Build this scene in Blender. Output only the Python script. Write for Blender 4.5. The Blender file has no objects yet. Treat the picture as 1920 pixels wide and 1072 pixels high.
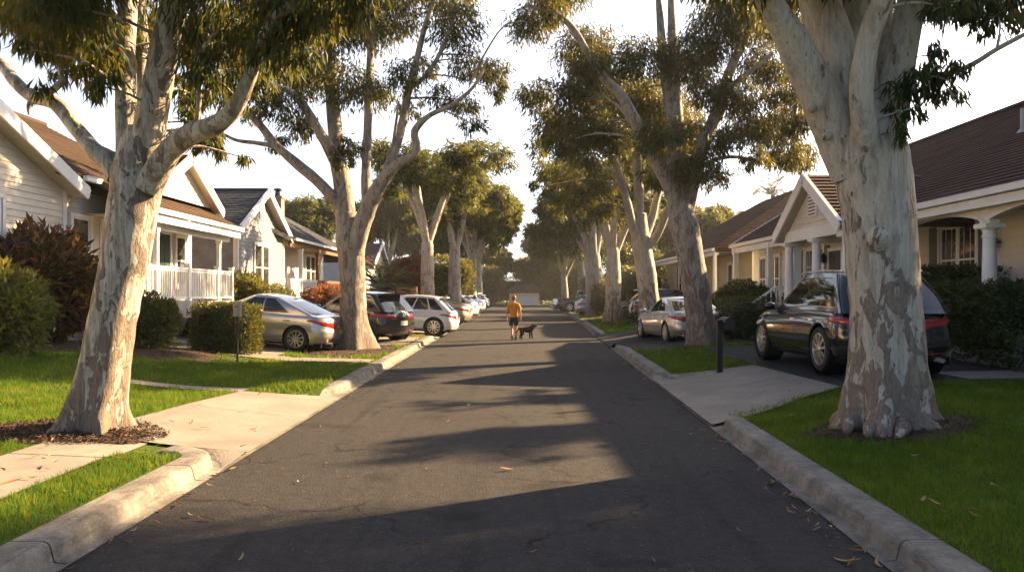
import bpy, bmesh, math, random
import numpy as np
from mathutils import Vector, Matrix, noise
R=math.radians; PI=math.pi
random.seed(7)
sc=bpy.context.scene
COL=sc.collection
# ---------------------------------------------------------------- camera model (metres; photo pixel helpers)
F=1400.; HY=550.; CX=960.; HC=1.75
def at(px,py,D): return Vector(((px-CX)/F*D, D, HC-(py-HY)/F*D))
def zat(py,D): return HC-(py-HY)/F*D
cam=bpy.data.cameras.new('camera'); camo=bpy.data.objects.new('camera',cam); COL.objects.link(camo)
camo.location=(0,0,HC); camo.rotation_euler=(R(90),0,0)
cam.sensor_width=36; cam.lens=36*F/1920; cam.shift_y=14/1920; cam.clip_end=3000; cam.clip_start=.05
sc.camera=camo
# ---------------------------------------------------------------- light
AZ=R(60); EL=R(25)
world=bpy.data.worlds.new('World'); sc.world=world; world.use_nodes=True
wn=world.node_tree; bg=wn.nodes['Background']
sky=wn.nodes.new('ShaderNodeTexSky'); sky.sky_type='NISHITA'; sky.sun_disc=False
sky.sun_elevation=EL; sky.sun_rotation=AZ; sky.dust_density=2.5; sky.air_density=.6; sky.ozone_density=1.2
wn.links.new(sky.outputs[0],bg.inputs[0]); bg.inputs[1].default_value=.05
# sky glow added low ahead on the sun's side, leaving overhead and behind dim
def wnode(k,**kw):
    n=wn.nodes.new(k)
    for q,v in kw.items(): setattr(n,q,v)
    return n
tc=wnode('ShaderNodeTexCoord'); dt=wnode('ShaderNodeVectorMath',operation='DOT_PRODUCT'); wn.links.new(tc.outputs['Generated'],dt.inputs[0])
gd=Vector((math.sin(R(14))*math.cos(R(12)),math.cos(R(14))*math.cos(R(12)),math.sin(R(12)))); dt.inputs[1].default_value=gd
mr=wnode('ShaderNodeMapRange',interpolation_type='SMOOTHSTEP'); mr.inputs[1].default_value=math.cos(R(92)); mr.inputs[2].default_value=math.cos(R(22)); wn.links.new(dt.outputs['Value'],mr.inputs[0])
cr=wnode('ShaderNodeValToRGB'); cr.color_ramp.elements[0].color=(.30,.44,.70,1); cr.color_ramp.elements[1].color=(1,.93,.83,1); cr.color_ramp.elements[0].position=.35; cr.color_ramp.elements[1].position=1.0
wn.links.new(mr.outputs[0],cr.inputs[0])
mu=wnode('ShaderNodeMath',operation='MULTIPLY'); mu.inputs[1].default_value=.145; wn.links.new(mr.outputs[0],mu.inputs[0])
bg2=wnode('ShaderNodeBackground'); wn.links.new(cr.outputs[0],bg2.inputs[0]); wn.links.new(mu.outputs[0],bg2.inputs[1])
ads=wnode('ShaderNodeAddShader'); wn.links.new(bg.outputs[0],ads.inputs[0]); wn.links.new(bg2.outputs[0],ads.inputs[1]); wn.links.new(ads.outputs[0],wn.nodes['World Output'].inputs[0])
sun=bpy.data.lights.new('sun','SUN'); sun.energy=5.0; sun.angle=R(.55); sun.color=(1,.69,.38)
suno=bpy.data.objects.new('sun',sun); COL.objects.link(suno)
SD=Vector((math.sin(AZ)*math.cos(EL),math.cos(AZ)*math.cos(EL),math.sin(EL)))
suno.rotation_euler=(-SD).to_track_quat('-Z','Y').to_euler(); suno.location=(30,10,30)
vs=sc.view_settings; vs.view_transform='Standard'; vs.look='None'; vs.exposure=2.6; vs.gamma=1
sc.cycles.max_bounces=6; sc.cycles.diffuse_bounces=3; sc.cycles.glossy_bounces=3; sc.cycles.transmission_bounces=4; sc.cycles.transparent_max_bounces=8
# ---------------------------------------------------------------- materials
def M(name,col=(.5,.5,.5),rough=.7,metal=0,spec=.5,coat=0):
    m=bpy.data.materials.new(name); m.use_nodes=True
    b=m.node_tree.nodes['Principled BSDF']
    b.inputs['Base Color'].default_value=(*col,1); b.inputs['Roughness'].default_value=rough
    b.inputs['Metallic'].default_value=metal; b.inputs['Specular IOR Level'].default_value=spec
    b.inputs['Coat Weight'].default_value=coat; b.inputs['Coat Roughness'].default_value=.04
    return m
class NT:
    def __init__(s,m): s.t=m.node_tree; s.b=s.t.nodes['Principled BSDF']
    def n(s,k,**kw):
        n=s.t.nodes.new(k)
        for a,v in kw.items(): setattr(n,a,v)
        return n
    def l(s,a,b): s.t.links.new(a,b)
    def co(s,scale=(1,1,1),kind='Object',rot=(0,0,0)):
        t=s.n('ShaderNodeTexCoord'); mp=s.n('ShaderNodeMapping'); mp.inputs['Scale'].default_value=scale; mp.inputs['Rotation'].default_value=rot
        s.l(t.outputs[kind],mp.inputs[0]); return mp.outputs[0]
    def noise(s,co,scale=5,detail=4,rough=.55,dist=0):
        n=s.n('ShaderNodeTexNoise'); n.inputs['Scale'].default_value=scale; n.inputs['Detail'].default_value=detail
        n.inputs['Roughness'].default_value=rough; n.inputs['Distortion'].default_value=dist
        if co is not None: s.l(co,n.inputs['Vector'])
        return n.outputs['Fac']
    def ramp(s,fac,stops,interp='LINEAR'):
        r=s.n('ShaderNodeValToRGB'); e=r.color_ramp.elements; r.color_ramp.interpolation=interp
        while len(e)<len(stops): e.new(.5)
        for el,(p,c) in zip(e,stops):
            el.position=p; el.color=(*c,1) if len(c)==3 else c
        s.l(fac,r.inputs[0]); return r.outputs[0]
    def mix(s,fac,a,b,mode='MIX'):
        m=s.n('ShaderNodeMix',data_type='RGBA',blend_type=mode)
        for i,v in ((0,fac),(6,a),(7,b)):
            if hasattr(v,'links') or hasattr(v,'is_linked'): s.l(v,m.inputs[i])
            else: m.inputs[i].default_value=v if i==0 else (*v,1)
        return m.outputs[2]
    def math(s,op,a,b=0,c=0):
        m=s.n('ShaderNodeMath',operation=op)
        for i,v in enumerate((a,b,c)):
            if hasattr(v,'is_linked'): s.l(v,m.inputs[i])
            else: m.inputs[i].default_value=v
        return m.outputs[0]
    def col(s,c): s.l(c,s.b.inputs['Base Color'])
    def bump(s,h,strength=.4,dist=.02):
        b=s.n('ShaderNodeBump'); b.inputs['Strength'].default_value=strength; b.inputs['Distance'].default_value=dist
        s.l(h,b.inputs['Height']); s.l(b.outputs[0],s.b.inputs['Normal'])
def noisy(name,a,b,scale=3,rough=.8,bump=.2,bs=60,stretch=(1,1,1),lo=.35,hi=.65,dist=.01,spec=.3):
    m=M(name,a,rough,spec=spec); k=NT(m); co=k.co(stretch)
    k.col(k.ramp(k.noise(co,scale,6,.65),[(lo,a),(hi,b)]))
    k.bump(k.noise(co,bs,3),bump,dist); return m
# asphalt
def m_asphalt(name,a,b,crack=True):
    m=M(name,a,.9,spec=.12); k=NT(m); co=k.co()
    big=k.noise(co,.55,4,.6); fine=k.noise(co,55,2,.6); mid=k.noise(co,9,4,.7)
    c=k.ramp(big,[(.3,a),(.7,b)])
    c=k.mix(k.ramp(fine,[(.35,(0,0,0)),(.75,(1,1,1))]),c,tuple(x*2.1 for x in b)); 
    c=k.mix(.35,c,k.ramp(mid,[(.35,tuple(x*.5 for x in a)),(.7,tuple(x*1.7 for x in b))]))
    sp=k.n('ShaderNodeTexVoronoi'); sp.inputs['Scale'].default_value=70; k.l(co,sp.inputs['Vector'])
    c=k.mix(k.ramp(sp.outputs['Color'],[(.9,(0,0,0)),(.97,(.5,.5,.5))]),c,(.17,.16,.14))
    c=k.mix(k.ramp(k.noise(co,1.15,3,.45),[(.60,(0,0,0)),(.70,(.55,.55,.55))]),c,tuple(x*.5 for x in a))
    c=k.mix(k.ramp(k.noise(co,.8,5,.6,.5),[(.58,(0,0,0)),(.72,(.35,.35,.35))]),c,tuple(x*1.9 for x in b))
    # long dark tar streak down the middle of the lane
    st=k.noise(k.co((3.2,.12,1)),1.0,3,.5)
    c=k.mix(k.ramp(st,[(.55,(0,0,0)),(.72,(.5,.5,.5))]),c,tuple(x*.6 for x in a))
    h=fine
    if crack:
        v=k.n('ShaderNodeTexVoronoi',feature='DISTANCE_TO_EDGE'); v.inputs['Scale'].default_value=.55
        w=k.n('ShaderNodeVectorMath',operation='ADD'); nz=k.n('ShaderNodeTexNoise'); nz.inputs['Scale'].default_value=1.6; nz.inputs['Detail'].default_value=8
        k.l(co,nz.inputs['Vector']); k.l(co,w.inputs[0]); k.l(nz.outputs['Color'],w.inputs[1]); k.l(w.outputs[0],v.inputs['Vector'])
        e=k.ramp(v.outputs['Distance'],[(0,(1,1,1)),(.016,(0,0,0))]); g=k.ramp(k.noise(co,.45,2),[(.45,(0,0,0)),(.54,(.9,.9,.9))])
        c=k.mix(k.math('MULTIPLY',e,g),c,(.008,.008,.009))
    k.col(c)
    vv=k.n('ShaderNodeTexVoronoi'); vv.inputs['Scale'].default_value=55; k.l(co,vv.inputs['Vector'])
    k.bump(k.math('ADD',vv.outputs['Distance'],k.math('MULTIPLY',mid,.8)),.42,.010)
    return m
ASPH=m_asphalt('asphalt',(.0165,.016,.016),(.030,.028,.0262))
ASPH2=m_asphalt('driveway_asphalt',(.018,.019,.021),(.030,.031,.032),False)
def m_conc(name,a,b,joint=None):
    m=M(name,a,.85,spec=.25); k=NT(m); co=k.co()
    c=k.ramp(k.noise(co,1.1,6,.65),[(.3,a),(.7,b)])
    c=k.mix(k.ramp(k.noise(co,140,2),[(.4,(0,0,0)),(.75,(.55,.55,.55))]),c,tuple(x*.55 for x in a))
    c=k.mix(k.ramp(k.noise(co,4.5,5,.7),[(.55,(0,0,0)),(.75,(.5,.5,.5))]),c,tuple(x*.6 for x in a))
    k.col(c); k.bump(k.noise(co,90,3),.25,.006); return m
CONC=m_conc('concrete',(.17,.15,.125),(.27,.24,.20))
KERB=m_conc('kerb_concrete',(.17,.155,.13),(.30,.27,.225))
def weather(m):
    k=NT(m); b=k.b.inputs['Base Color']; src=b.links[0].from_socket
    n=k.noise(k.co((1,1,1)),2.3,7,.72); n2=k.noise(k.co((14,2.2,14)),1.5,5,.7); n3=k.noise(k.co((1,1,1)),26,4,.6)
    c=k.mix(k.ramp(n,[(.42,(0,0,0)),(.62,(.8,.8,.8))]),src,(.075,.068,.058)); c=k.mix(k.ramp(n2,[(.55,(0,0,0)),(.68,(.6,.6,.6))]),c,(.05,.045,.04)); c=k.mix(k.ramp(n3,[(.60,(0,0,0)),(.68,(.25,.25,.25))]),c,(.45,.42,.36)); k.col(c)
    k.bump(k.math('ADD',n3,k.noise(k.co(),70,3)),.5,.012)
weather(KERB)
# lawn soil below blades, mulch
LAWN=noisy('lawn_turf',(.045,.060,.016),(.06,.105,.015),2.2,.95,.6,90,dist=.03,spec=.05)
MULCH=noisy('mulch',(.028,.016,.010),(.085,.05,.03),14,.95,.9,60,dist=.03)
SOIL=noisy('ground_soil',(.07,.09,.03),(.10,.11,.04),1,.95)
def m_leaf(name,stops,trans=.38,rough=.45,spec=.35,yel=.55):
    m=bpy.data.materials.new(name); m.use_nodes=True; k=NT(m); b=k.b
    a=k.n('ShaderNodeAttribute',attribute_name='tint')
    c=k.ramp(a.outputs['Fac'],stops); k.l(c,b.inputs['Base Color']); b.inputs['Roughness'].default_value=rough; b.inputs['Specular IOR Level'].default_value=spec
    t=k.n('ShaderNodeBsdfTranslucent'); mx=k.n('ShaderNodeMixShader'); mx.inputs[0].default_value=trans
    tc=k.mix(yel,c,(.42,.30,.035),'MIX'); k.l(tc,t.inputs[0])
    k.l(b.outputs[0],mx.inputs[1]); k.l(t.outputs[0],mx.inputs[2]); k.l(mx.outputs[0],k.t.nodes['Material Output'].inputs[0]); return m
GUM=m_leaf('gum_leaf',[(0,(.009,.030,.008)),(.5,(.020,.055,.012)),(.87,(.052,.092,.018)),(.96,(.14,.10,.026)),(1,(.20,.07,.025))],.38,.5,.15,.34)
GUMF=m_leaf('distant_gum_leaf',[(0,(.015,.044,.011)),(.5,(.038,.080,.017)),(.88,(.09,.125,.025)),(1,(.17,.12,.03))],.44,.5,.15,.3)  # lighter copy of the gum leaf, sunlight on far crowns put into its colour
SHRUB=m_leaf('shrub_leaf',[(0,(.012,.030,.008)),(.5,(.035,.065,.014)),(.85,(.075,.115,.022)),(1,(.13,.15,.035))],.22)
SHRUBL=m_leaf('light_shrub_leaf',[(0,(.025,.050,.010)),(.5,(.07,.11,.018)),(1,(.15,.18,.035))],.3)
REDL=m_leaf('red_leaf',[(0,(.08,.030,.018)),(.5,(.25,.075,.042)),(.85,(.42,.13,.065)),(1,(.08,.09,.025))],.4,.5,.2,.2)
DKRED=m_leaf('bronze_leaf',[(0,(.012,.020,.008)),(.35,(.026,.026,.012)),(.55,(.08,.026,.017)),(.85,(.19,.045,.03)),(1,(.18,.15,.06))],.22)
PALM=m_leaf('palm_leaf',[(0,(.015,.035,.012)),(.6,(.035,.06,.02)),(1,(.10,.11,.03))],.2)
BLADE=m_leaf('grass_blade',[(0,(.015,.078,.007)),(.5,(.044,.145,.012)),(.88,(.095,.20,.020)),(1,(.24,.21,.065))],.45,.7,.08,.35)
DRYL=m_leaf('dry_leaf',[(0,(.16,.08,.03)),(.5,(.30,.17,.075)),(1,(.50,.36,.20))],.15,.7)
def m_bark(name,base,pale,grey,brown,sc_=1.0,thr=.575,lowk=.17):
    m=M(name,base,.75,spec=.25); k=NT(m)
    co=k.co((2.6*sc_,2.6*sc_,.62*sc_)); co2=k.co((2.2*sc_,2.2*sc_,.85*sc_))
    n1=k.noise(co,1.5,7,.62,.5)
    c=k.ramp(n1,[(.38,grey),(.44,base),(.55,pale),(.60,base),(.66,base)])
    n2=k.noise(co2,1.9,7,.6,.7)
    tc=k.n('ShaderNodeTexCoord'); sp=k.n('ShaderNodeSeparateXYZ'); k.l(tc.outputs['Object'],sp.inputs[0])
    low=k.n('ShaderNodeMapRange'); low.inputs[1].default_value=2.9; low.inputs[2].default_value=.0; low.inputs[3].default_value=0; low.inputs[4].default_value=lowk; k.l(sp.outputs[2],low.inputs[0])
    n2b=k.math('ADD',n2,low.outputs[0])
    mk=k.ramp(n2b,[(thr,(0,0,0)),(thr+.028,(1,1,1))])
    bt=k.noise(k.co((9,9,2.2)),2.2,5,.65)
    bc=k.ramp(bt,[(.3,tuple(x*.55 for x in brown)),(.55,brown),(.75,grey)])
    c=k.mix(mk,c,bc)
    v=k.n('ShaderNodeTexVoronoi'); v.inputs['Scale'].default_value=2.1*sc_; k.l(k.co((3.2,3.2,1.2)),v.inputs['Vector'])
    spots=k.ramp(v.outputs['Distance'],[(.10,(.9,.9,.9)),(.135,(0,0,0))])
    c=k.mix(spots,c,tuple(x*.5 for x in grey))
    st=k.noise(k.co((9,9,.45)),2.4,5,.6); c=k.mix(k.ramp(st,[(.50,(0,0,0)),(.66,(.55,.55,.55))]),c,tuple(x*1.15 for x in brown)); st2=k.noise(k.co((7,7,.5)),2.0,4,.6); c=k.mix(k.ramp(st2,[(.55,(0,0,0)),(.70,(.5,.5,.5))]),c,(.42,.30,.19))
    fine=k.noise(k.co((14,14,4)),5,5,.7)
    c=k.mix(.22,c,k.ramp(fine,[(.3,(.08,.07,.055)),(.7,(.62,.57,.48))]))
    k.col(c)
    h=k.math('ADD',k.math('MULTIPLY',mk,.9),k.math('ADD',k.math('MULTIPLY',bt,.8),k.math('MULTIPLY',fine,.35)))
    k.bump(h,.8,.045); return m
BARK=m_bark('gum_bark',(.27,.23,.175),(.50,.47,.39),(.13,.11,.085),(.12,.08,.052),1.75,.565,.14)
BARKR=m_bark('pale_gum_bark',(.46,.405,.315),(.58,.52,.41),(.33,.28,.215),(.20,.135,.088),1.6,.62,.22)
BARKF=m_bark('far_gum_bark',(.33,.30,.25),(.43,.40,.34),(.20,.175,.15),(.16,.12,.085),1.2)
BARKB=m_bark('brown_gum_bark',(.24,.20,.155),(.36,.32,.26),(.14,.115,.09),(.12,.08,.055),1.8)
WOODT=noisy('shrub_wood',(.06,.045,.03),(.10,.075,.05),8)
def m_shingle(name,a,b,c_):
    m=M(name,a,.95,spec=.06); k=NT(m); co=k.co((1,1,1),'UV')
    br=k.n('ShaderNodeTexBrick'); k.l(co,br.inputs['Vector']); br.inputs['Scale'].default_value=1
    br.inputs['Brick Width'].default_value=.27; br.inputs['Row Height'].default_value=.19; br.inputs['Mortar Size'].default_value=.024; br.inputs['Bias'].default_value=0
    br.inputs['Color1'].default_value=(*a,1); br.inputs['Color2'].default_value=(*b,1); br.inputs['Mortar'].default_value=(*[x*.22 for x in a],1)  # dark joints, kept wide to paint the shade under each course
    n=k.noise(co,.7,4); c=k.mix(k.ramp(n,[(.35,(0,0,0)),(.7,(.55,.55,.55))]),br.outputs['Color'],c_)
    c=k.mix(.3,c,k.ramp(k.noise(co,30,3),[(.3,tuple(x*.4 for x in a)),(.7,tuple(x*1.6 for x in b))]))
    k.col(c)
    sx=k.n('ShaderNodeSeparateXYZ'); k.l(co,sx.inputs[0])
    saw=k.math('SUBTRACT',1,k.math('FRACT',k.math('DIVIDE',sx.outputs[1],.19)))
    k.bump(k.math('ADD',saw,k.math('MULTIPLY',br.outputs['Fac'],-.6)),.8,.03); return m
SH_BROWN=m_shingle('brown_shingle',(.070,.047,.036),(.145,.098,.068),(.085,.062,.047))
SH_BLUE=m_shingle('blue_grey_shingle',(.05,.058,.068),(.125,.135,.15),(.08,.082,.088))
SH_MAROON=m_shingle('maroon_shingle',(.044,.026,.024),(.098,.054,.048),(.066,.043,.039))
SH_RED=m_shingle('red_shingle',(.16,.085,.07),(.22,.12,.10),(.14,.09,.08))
def m_brick():
    m=M('red_brick',(.3,.1,.06),.9); k=NT(m); co=k.co((1,1,1)); br=k.n('ShaderNodeTexBrick'); 
    sp=k.n('ShaderNodeSeparateXYZ'); k.l(co,sp.inputs[0]); cb=k.n('ShaderNodeCombineXYZ'); k.l(k.math('ADD',sp.outputs[0],sp.outputs[1]),cb.inputs[0]); k.l(sp.outputs[2],cb.inputs[1])
    k.l(cb.outputs[0],br.inputs['Vector']); br.inputs['Scale'].default_value=1; br.inputs['Brick Width'].default_value=.22; br.inputs['Row Height'].default_value=.075; br.inputs['Mortar Size'].default_value=.008
    br.inputs['Color1'].default_value=(.26,.09,.055,1); br.inputs['Color2'].default_value=(.36,.14,.08,1); br.inputs['Mortar'].default_value=(.4,.35,.3,1)
    k.col(br.outputs['Color']); return m
BRICK=m_brick()
def m_paint(name,c,var=.85,rough=.6):
    m=M(name,c,rough,spec=.35); k=NT(m); co=k.co(); k.col(k.ramp(k.noise(co,2.5,6,.7),[(.3,tuple(x*var for x in c)),(.65,c)])); k.bump(k.noise(k.co((30,3,60)),2,3),.12,.004); return m
CREAM=m_paint('cream_siding',(.68,.62,.51)); GREYS=m_paint('grey_shake',(.235,.24,.25),.6); WHITE=m_paint('white_trim',(.82,.80,.75),.88); TAN=m_paint('tan_siding',(.70,.65,.56)); SAGE=m_paint('sage_siding',(.66,.66,.55)); YEL=m_paint('yellow_siding',(.66,.57,.38))
BROWNW=noisy('stained_wood',(.15,.062,.028),(.25,.11,.05),4,.7,.3,30,(1,1,4)); ORANGEW=noisy('cedar_wood',(.32,.15,.06),(.45,.23,.10),3,.7,.3,30,(1,1,4)); DKWOOD=noisy('dark_fence_wood',(.07,.035,.022),(.12,.06,.035),4,.8)
GREEND=m_paint('green_door_paint',(.02,.06,.04)); DARKD=m_paint('dark_door_paint',(.05,.045,.045)); SHUT=m_paint('shutter_paint',(.13,.125,.13)); GREYP=m_paint('grey_board',(.30,.28,.26))
BLACKM=M('black_metal',(.012,.013,.015),.45,.3); GREYM=M('weathered_grey_metal',(.36,.34,.30),.55,.3)
SOFFIT=m_paint('soffit',(.45,.40,.33))
def m_glass():
    m=M('window_glass',(.030,.034,.034),.04,spec=.9); k=NT(m); k.col(k.ramp(k.noise(k.co((1.3,1.3,1.3)),2.2,3),[(.35,(.012,.014,.014)),(.7,(.075,.07,.055))])); return m
GLASS=m_glass()
BLIND=M('curtain_behind_glass',(.42,.36,.27),.08,spec=.7)
# ---------------------------------------------------------------- mesh helpers
class MB:
    def __init__(s): s.v=[]; s.f=[]; s.uv={}
    def add(s,vs,fs):
        o=len(s.v); s.v+= [tuple(v) for v in vs]; s.f+=[tuple(i+o for i in f) for f in fs]; return o
    def poly(s,pts,uv=None):
        o=s.add(pts,[tuple(range(len(pts)))])
        if uv: s.uv[len(s.f)-1]=uv
    def obox(s,c,ax,h):
        c=Vector(c); U,N,Z=[Vector(a) for a in ax]; vs=[]
        for i in (-1,1):
            for j in (-1,1):
                for k in (-1,1): vs.append(c+U*h[0]*i+N*h[1]*j+Z*h[2]*k)
        s.add(vs,[(0,1,3,2),(4,6,7,5),(0,4,5,1),(2,3,7,6),(0,2,6,4),(1,5,7,3)])
    def box(s,a,b):
        a=Vector(a); b=Vector(b); s.obox((a+b)/2,((1,0,0),(0,1,0),(0,0,1)),[abs(x)/2 for x in (b-a)])
    def beam(s,a,b,w,h,up=(0,0,1)):
        a=Vector(a); b=Vector(b); d=b-a; L=d.length; d.normalize(); u=Vector(up); n=d.cross(u).normalized(); u=n.cross(d)
        s.obox((a+b)/2,(d,n,u),(L/2,w/2,h/2))
    def slab(s,pts,th):
        P=[Vector(p) for p in pts]; n=(P[1]-P[0]).cross(P[2]-P[0]).normalized()
        if n.z<0: P.reverse(); n=-n
        e=Vector((-n.y,n.x,0)); e=e.normalized() if e.length>1e-4 else Vector((1,0,0)); up=n.cross(e)
        k=len(P); B=[p-n*th for p in P]
        o=s.add(P+B,[tuple(range(k)),tuple(range(2*k-1,k-1,-1))]+[(i,i+k,(i+1)%k+k,(i+1)%k) for i in range(k)])
        fi=len(s.f)-k-2; s.uv[fi]=[(p.dot(e),p.dot(up)) for p in P]
    def cyl(s,a,b,r0,r1=None,seg=12,cap=True):
        r1=r0 if r1 is None else r1; a=Vector(a); b=Vector(b); d=(b-a).normalized(); t=Vector((1,0,0)) if abs(d.x)<.9 else Vector((0,1,0)); u=d.cross(t).normalized(); w=d.cross(u)
        vs=[]; 
        for c,r in ((a,r0),(b,r1)):
            for i in range(seg): th=2*PI*i/seg; vs.append(c+u*r*math.cos(th)+w*r*math.sin(th))
        fs=[(i,(i+1)%seg,(i+1)%seg+seg,i+seg) for i in range(seg)]
        if cap: fs+=[tuple(range(seg-1,-1,-1)),tuple(range(seg,2*seg))]
        s.add(vs,fs)
    def lathe(s,c,prof,seg=16,axis='Z'):
        c=Vector(c); vs=[]
        for r,h in prof:
            for i in range(seg):
                th=2*PI*i/seg; x,y=r*math.cos(th),r*math.sin(th)
                vs.append(c+(Vector((x,y,h)) if axis=='Z' else Vector((x,h,y))))
        n=len(prof); fs=[(j*seg+i,j*seg+(i+1)%seg,(j+1)*seg+(i+1)%seg,(j+1)*seg+i) for j in range(n-1) for i in range(seg)]
        s.add(vs,fs)
    def sphere(s,c,r,seg=12,rings=8):
        c=Vector(c); r=Vector(r if hasattr(r,'__len__') else (r,r,r)); vs=[]
        for j in range(rings+1):
            ph=PI*j/rings
            for i in range(seg): th=2*PI*i/seg; vs.append(c+Vector((r.x*math.sin(ph)*math.cos(th),r.y*math.sin(ph)*math.sin(th),r.z*math.cos(ph))))
        s.add(vs,[(j*seg+i,(j+1)*seg+i,(j+1)*seg+(i+1)%seg,j*seg+(i+1)%seg) for j in range(rings) for i in range(seg)])
    def tube(s,pts,rad,seg=10,flare=None,nz=0,seed=0,step=None):
        P=[Vector(p) for p in pts]; n=len(P)
        # Catmull-Rom resample
        Q=[];Rr=[]
        L=sum((P[i+1]-P[i]).length for i in range(n-1)); step=step or max(.06,L/60)
        for i in range(n-1):
            p0=P[max(i-1,0)];p1=P[i];p2=P[i+1];p3=P[min(i+2,n-1)]; m=max(2,int((p2-p1).length/step))
            for j in range(m):
                t=j/m; Q.append(.5*((2*p1)+(p2-p0)*t+(2*p0-5*p1+4*p2-p3)*t*t+(3*p1-p0-3*p2+p3)*t**3)); Rr.append(rad[i]*(1-t)+rad[i+1]*t)
        Q.append(P[-1]); Rr.append(rad[-1])
        d=(Q[1]-Q[0]).normalized(); u=d.orthogonal().normalized(); vs=[]; m=len(Q)
        for i in range(m):
            d=((Q[min(i+1,m-1)]-Q[max(i-1,0)])).normalized(); u=(u-d*u.dot(d)).normalized(); w=d.cross(u)
            for j in range(seg):
                th=2*PI*j/seg; r=Rr[i]; dr=u*math.cos(th)+w*math.sin(th)
                if nz: 
                    q=Q[i]+dr*r; r*=1+nz*(noise.noise(Vector((q.x*2.2,q.y*2.2,q.z*1.0))+Vector((seed,0,0)))+.5*noise.noise(q*5+Vector((seed,3,0))))
                if flare:
                    hh=max(0,Q[i].z-flare[0]); a=math.atan2(dr.y,dr.x)
                    r*=1+flare[1]*math.exp(-hh/flare[2])*(.42+.60*math.cos(flare[3]*a+seed)+.26*math.cos((flare[3]*2+1)*a+2*seed)); 
                    r*=1+.06*math.exp(-hh/1.6)*math.cos(flare[3]*a+seed+.3*hh)
                vs.append(Q[i]+dr*r)
        o=s.add(vs,[(i*seg+j,i*seg+(j+1)%seg,(i+1)*seg+(j+1)%seg,(i+1)*seg+j) for i in range(m-1) for j in range(seg)]+[tuple((m-1)*seg+j for j in range(seg))])
    def build(s,name,mat,parent=None,origin=None,smooth=False,angle=None):
        me=bpy.data.meshes.new(name); O=Vector(origin) if origin is not None else Vector((0,0,0))
        me.from_pydata([tuple(Vector(v)-O) for v in s.v],[],s.f)
        if s.uv:
            ul=me.uv_layers.new(name='UVMap')
            for fi,uv in s.uv.items():
                for li,c in zip(me.polygons[fi].loop_indices,uv): ul.data[li].uv=c
        me.materials.append(mat)
        if smooth: 
            me.polygons.foreach_set('use_smooth',[True]*len(me.polygons))
            if angle: me.set_sharp_from_angle(angle=R(angle))
        me.update(); o=bpy.data.objects.new(name,me); COL.objects.link(o)
        if parent: o.parent=parent
        elif origin is not None: o.location=O
        return o
def tag(o,label=None,cat=None,group=None,kind=None):
    if label: o['label']=label
    if cat: o['category']=cat
    if group: o['group']=group
    if kind: o['kind']=kind
    return o
def thing(name,label,cat,loc=(0,0,0),rz=0,group=None):
    o=bpy.data.objects.new(name,None); COL.objects.link(o); o.location=loc; o.rotation_euler=(0,0,rz); o.empty_display_size=.2
    return tag(o,label,cat,group)
def fastmesh(name,V,Fq,mat,parent=None,tint=None,smooth=False):
    me=bpy.data.meshes.new(name); nv=len(V); nf,k=Fq.shape
    me.vertices.add(nv); me.vertices.foreach_set('co',np.ascontiguousarray(V,dtype=np.float32).ravel())
    me.loops.add(nf*k); me.loops.foreach_set('vertex_index',np.ascontiguousarray(Fq,dtype=np.int32).ravel())
    me.polygons.add(nf); me.polygons.foreach_set('loop_start',np.arange(0,nf*k,k,dtype=np.int32))
    if smooth: me.polygons.foreach_set('use_smooth',np.ones(nf,dtype=bool))
    me.update(calc_edges=True)
    if tint is not None:
        a=me.attributes.new('tint','FLOAT','FACE'); a.data.foreach_set('value',np.ascontiguousarray(tint,dtype=np.float32))
    me.materials.append(mat); o=bpy.data.objects.new(name,me); COL.objects.link(o)
    if parent: o.parent=parent
    return o
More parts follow.
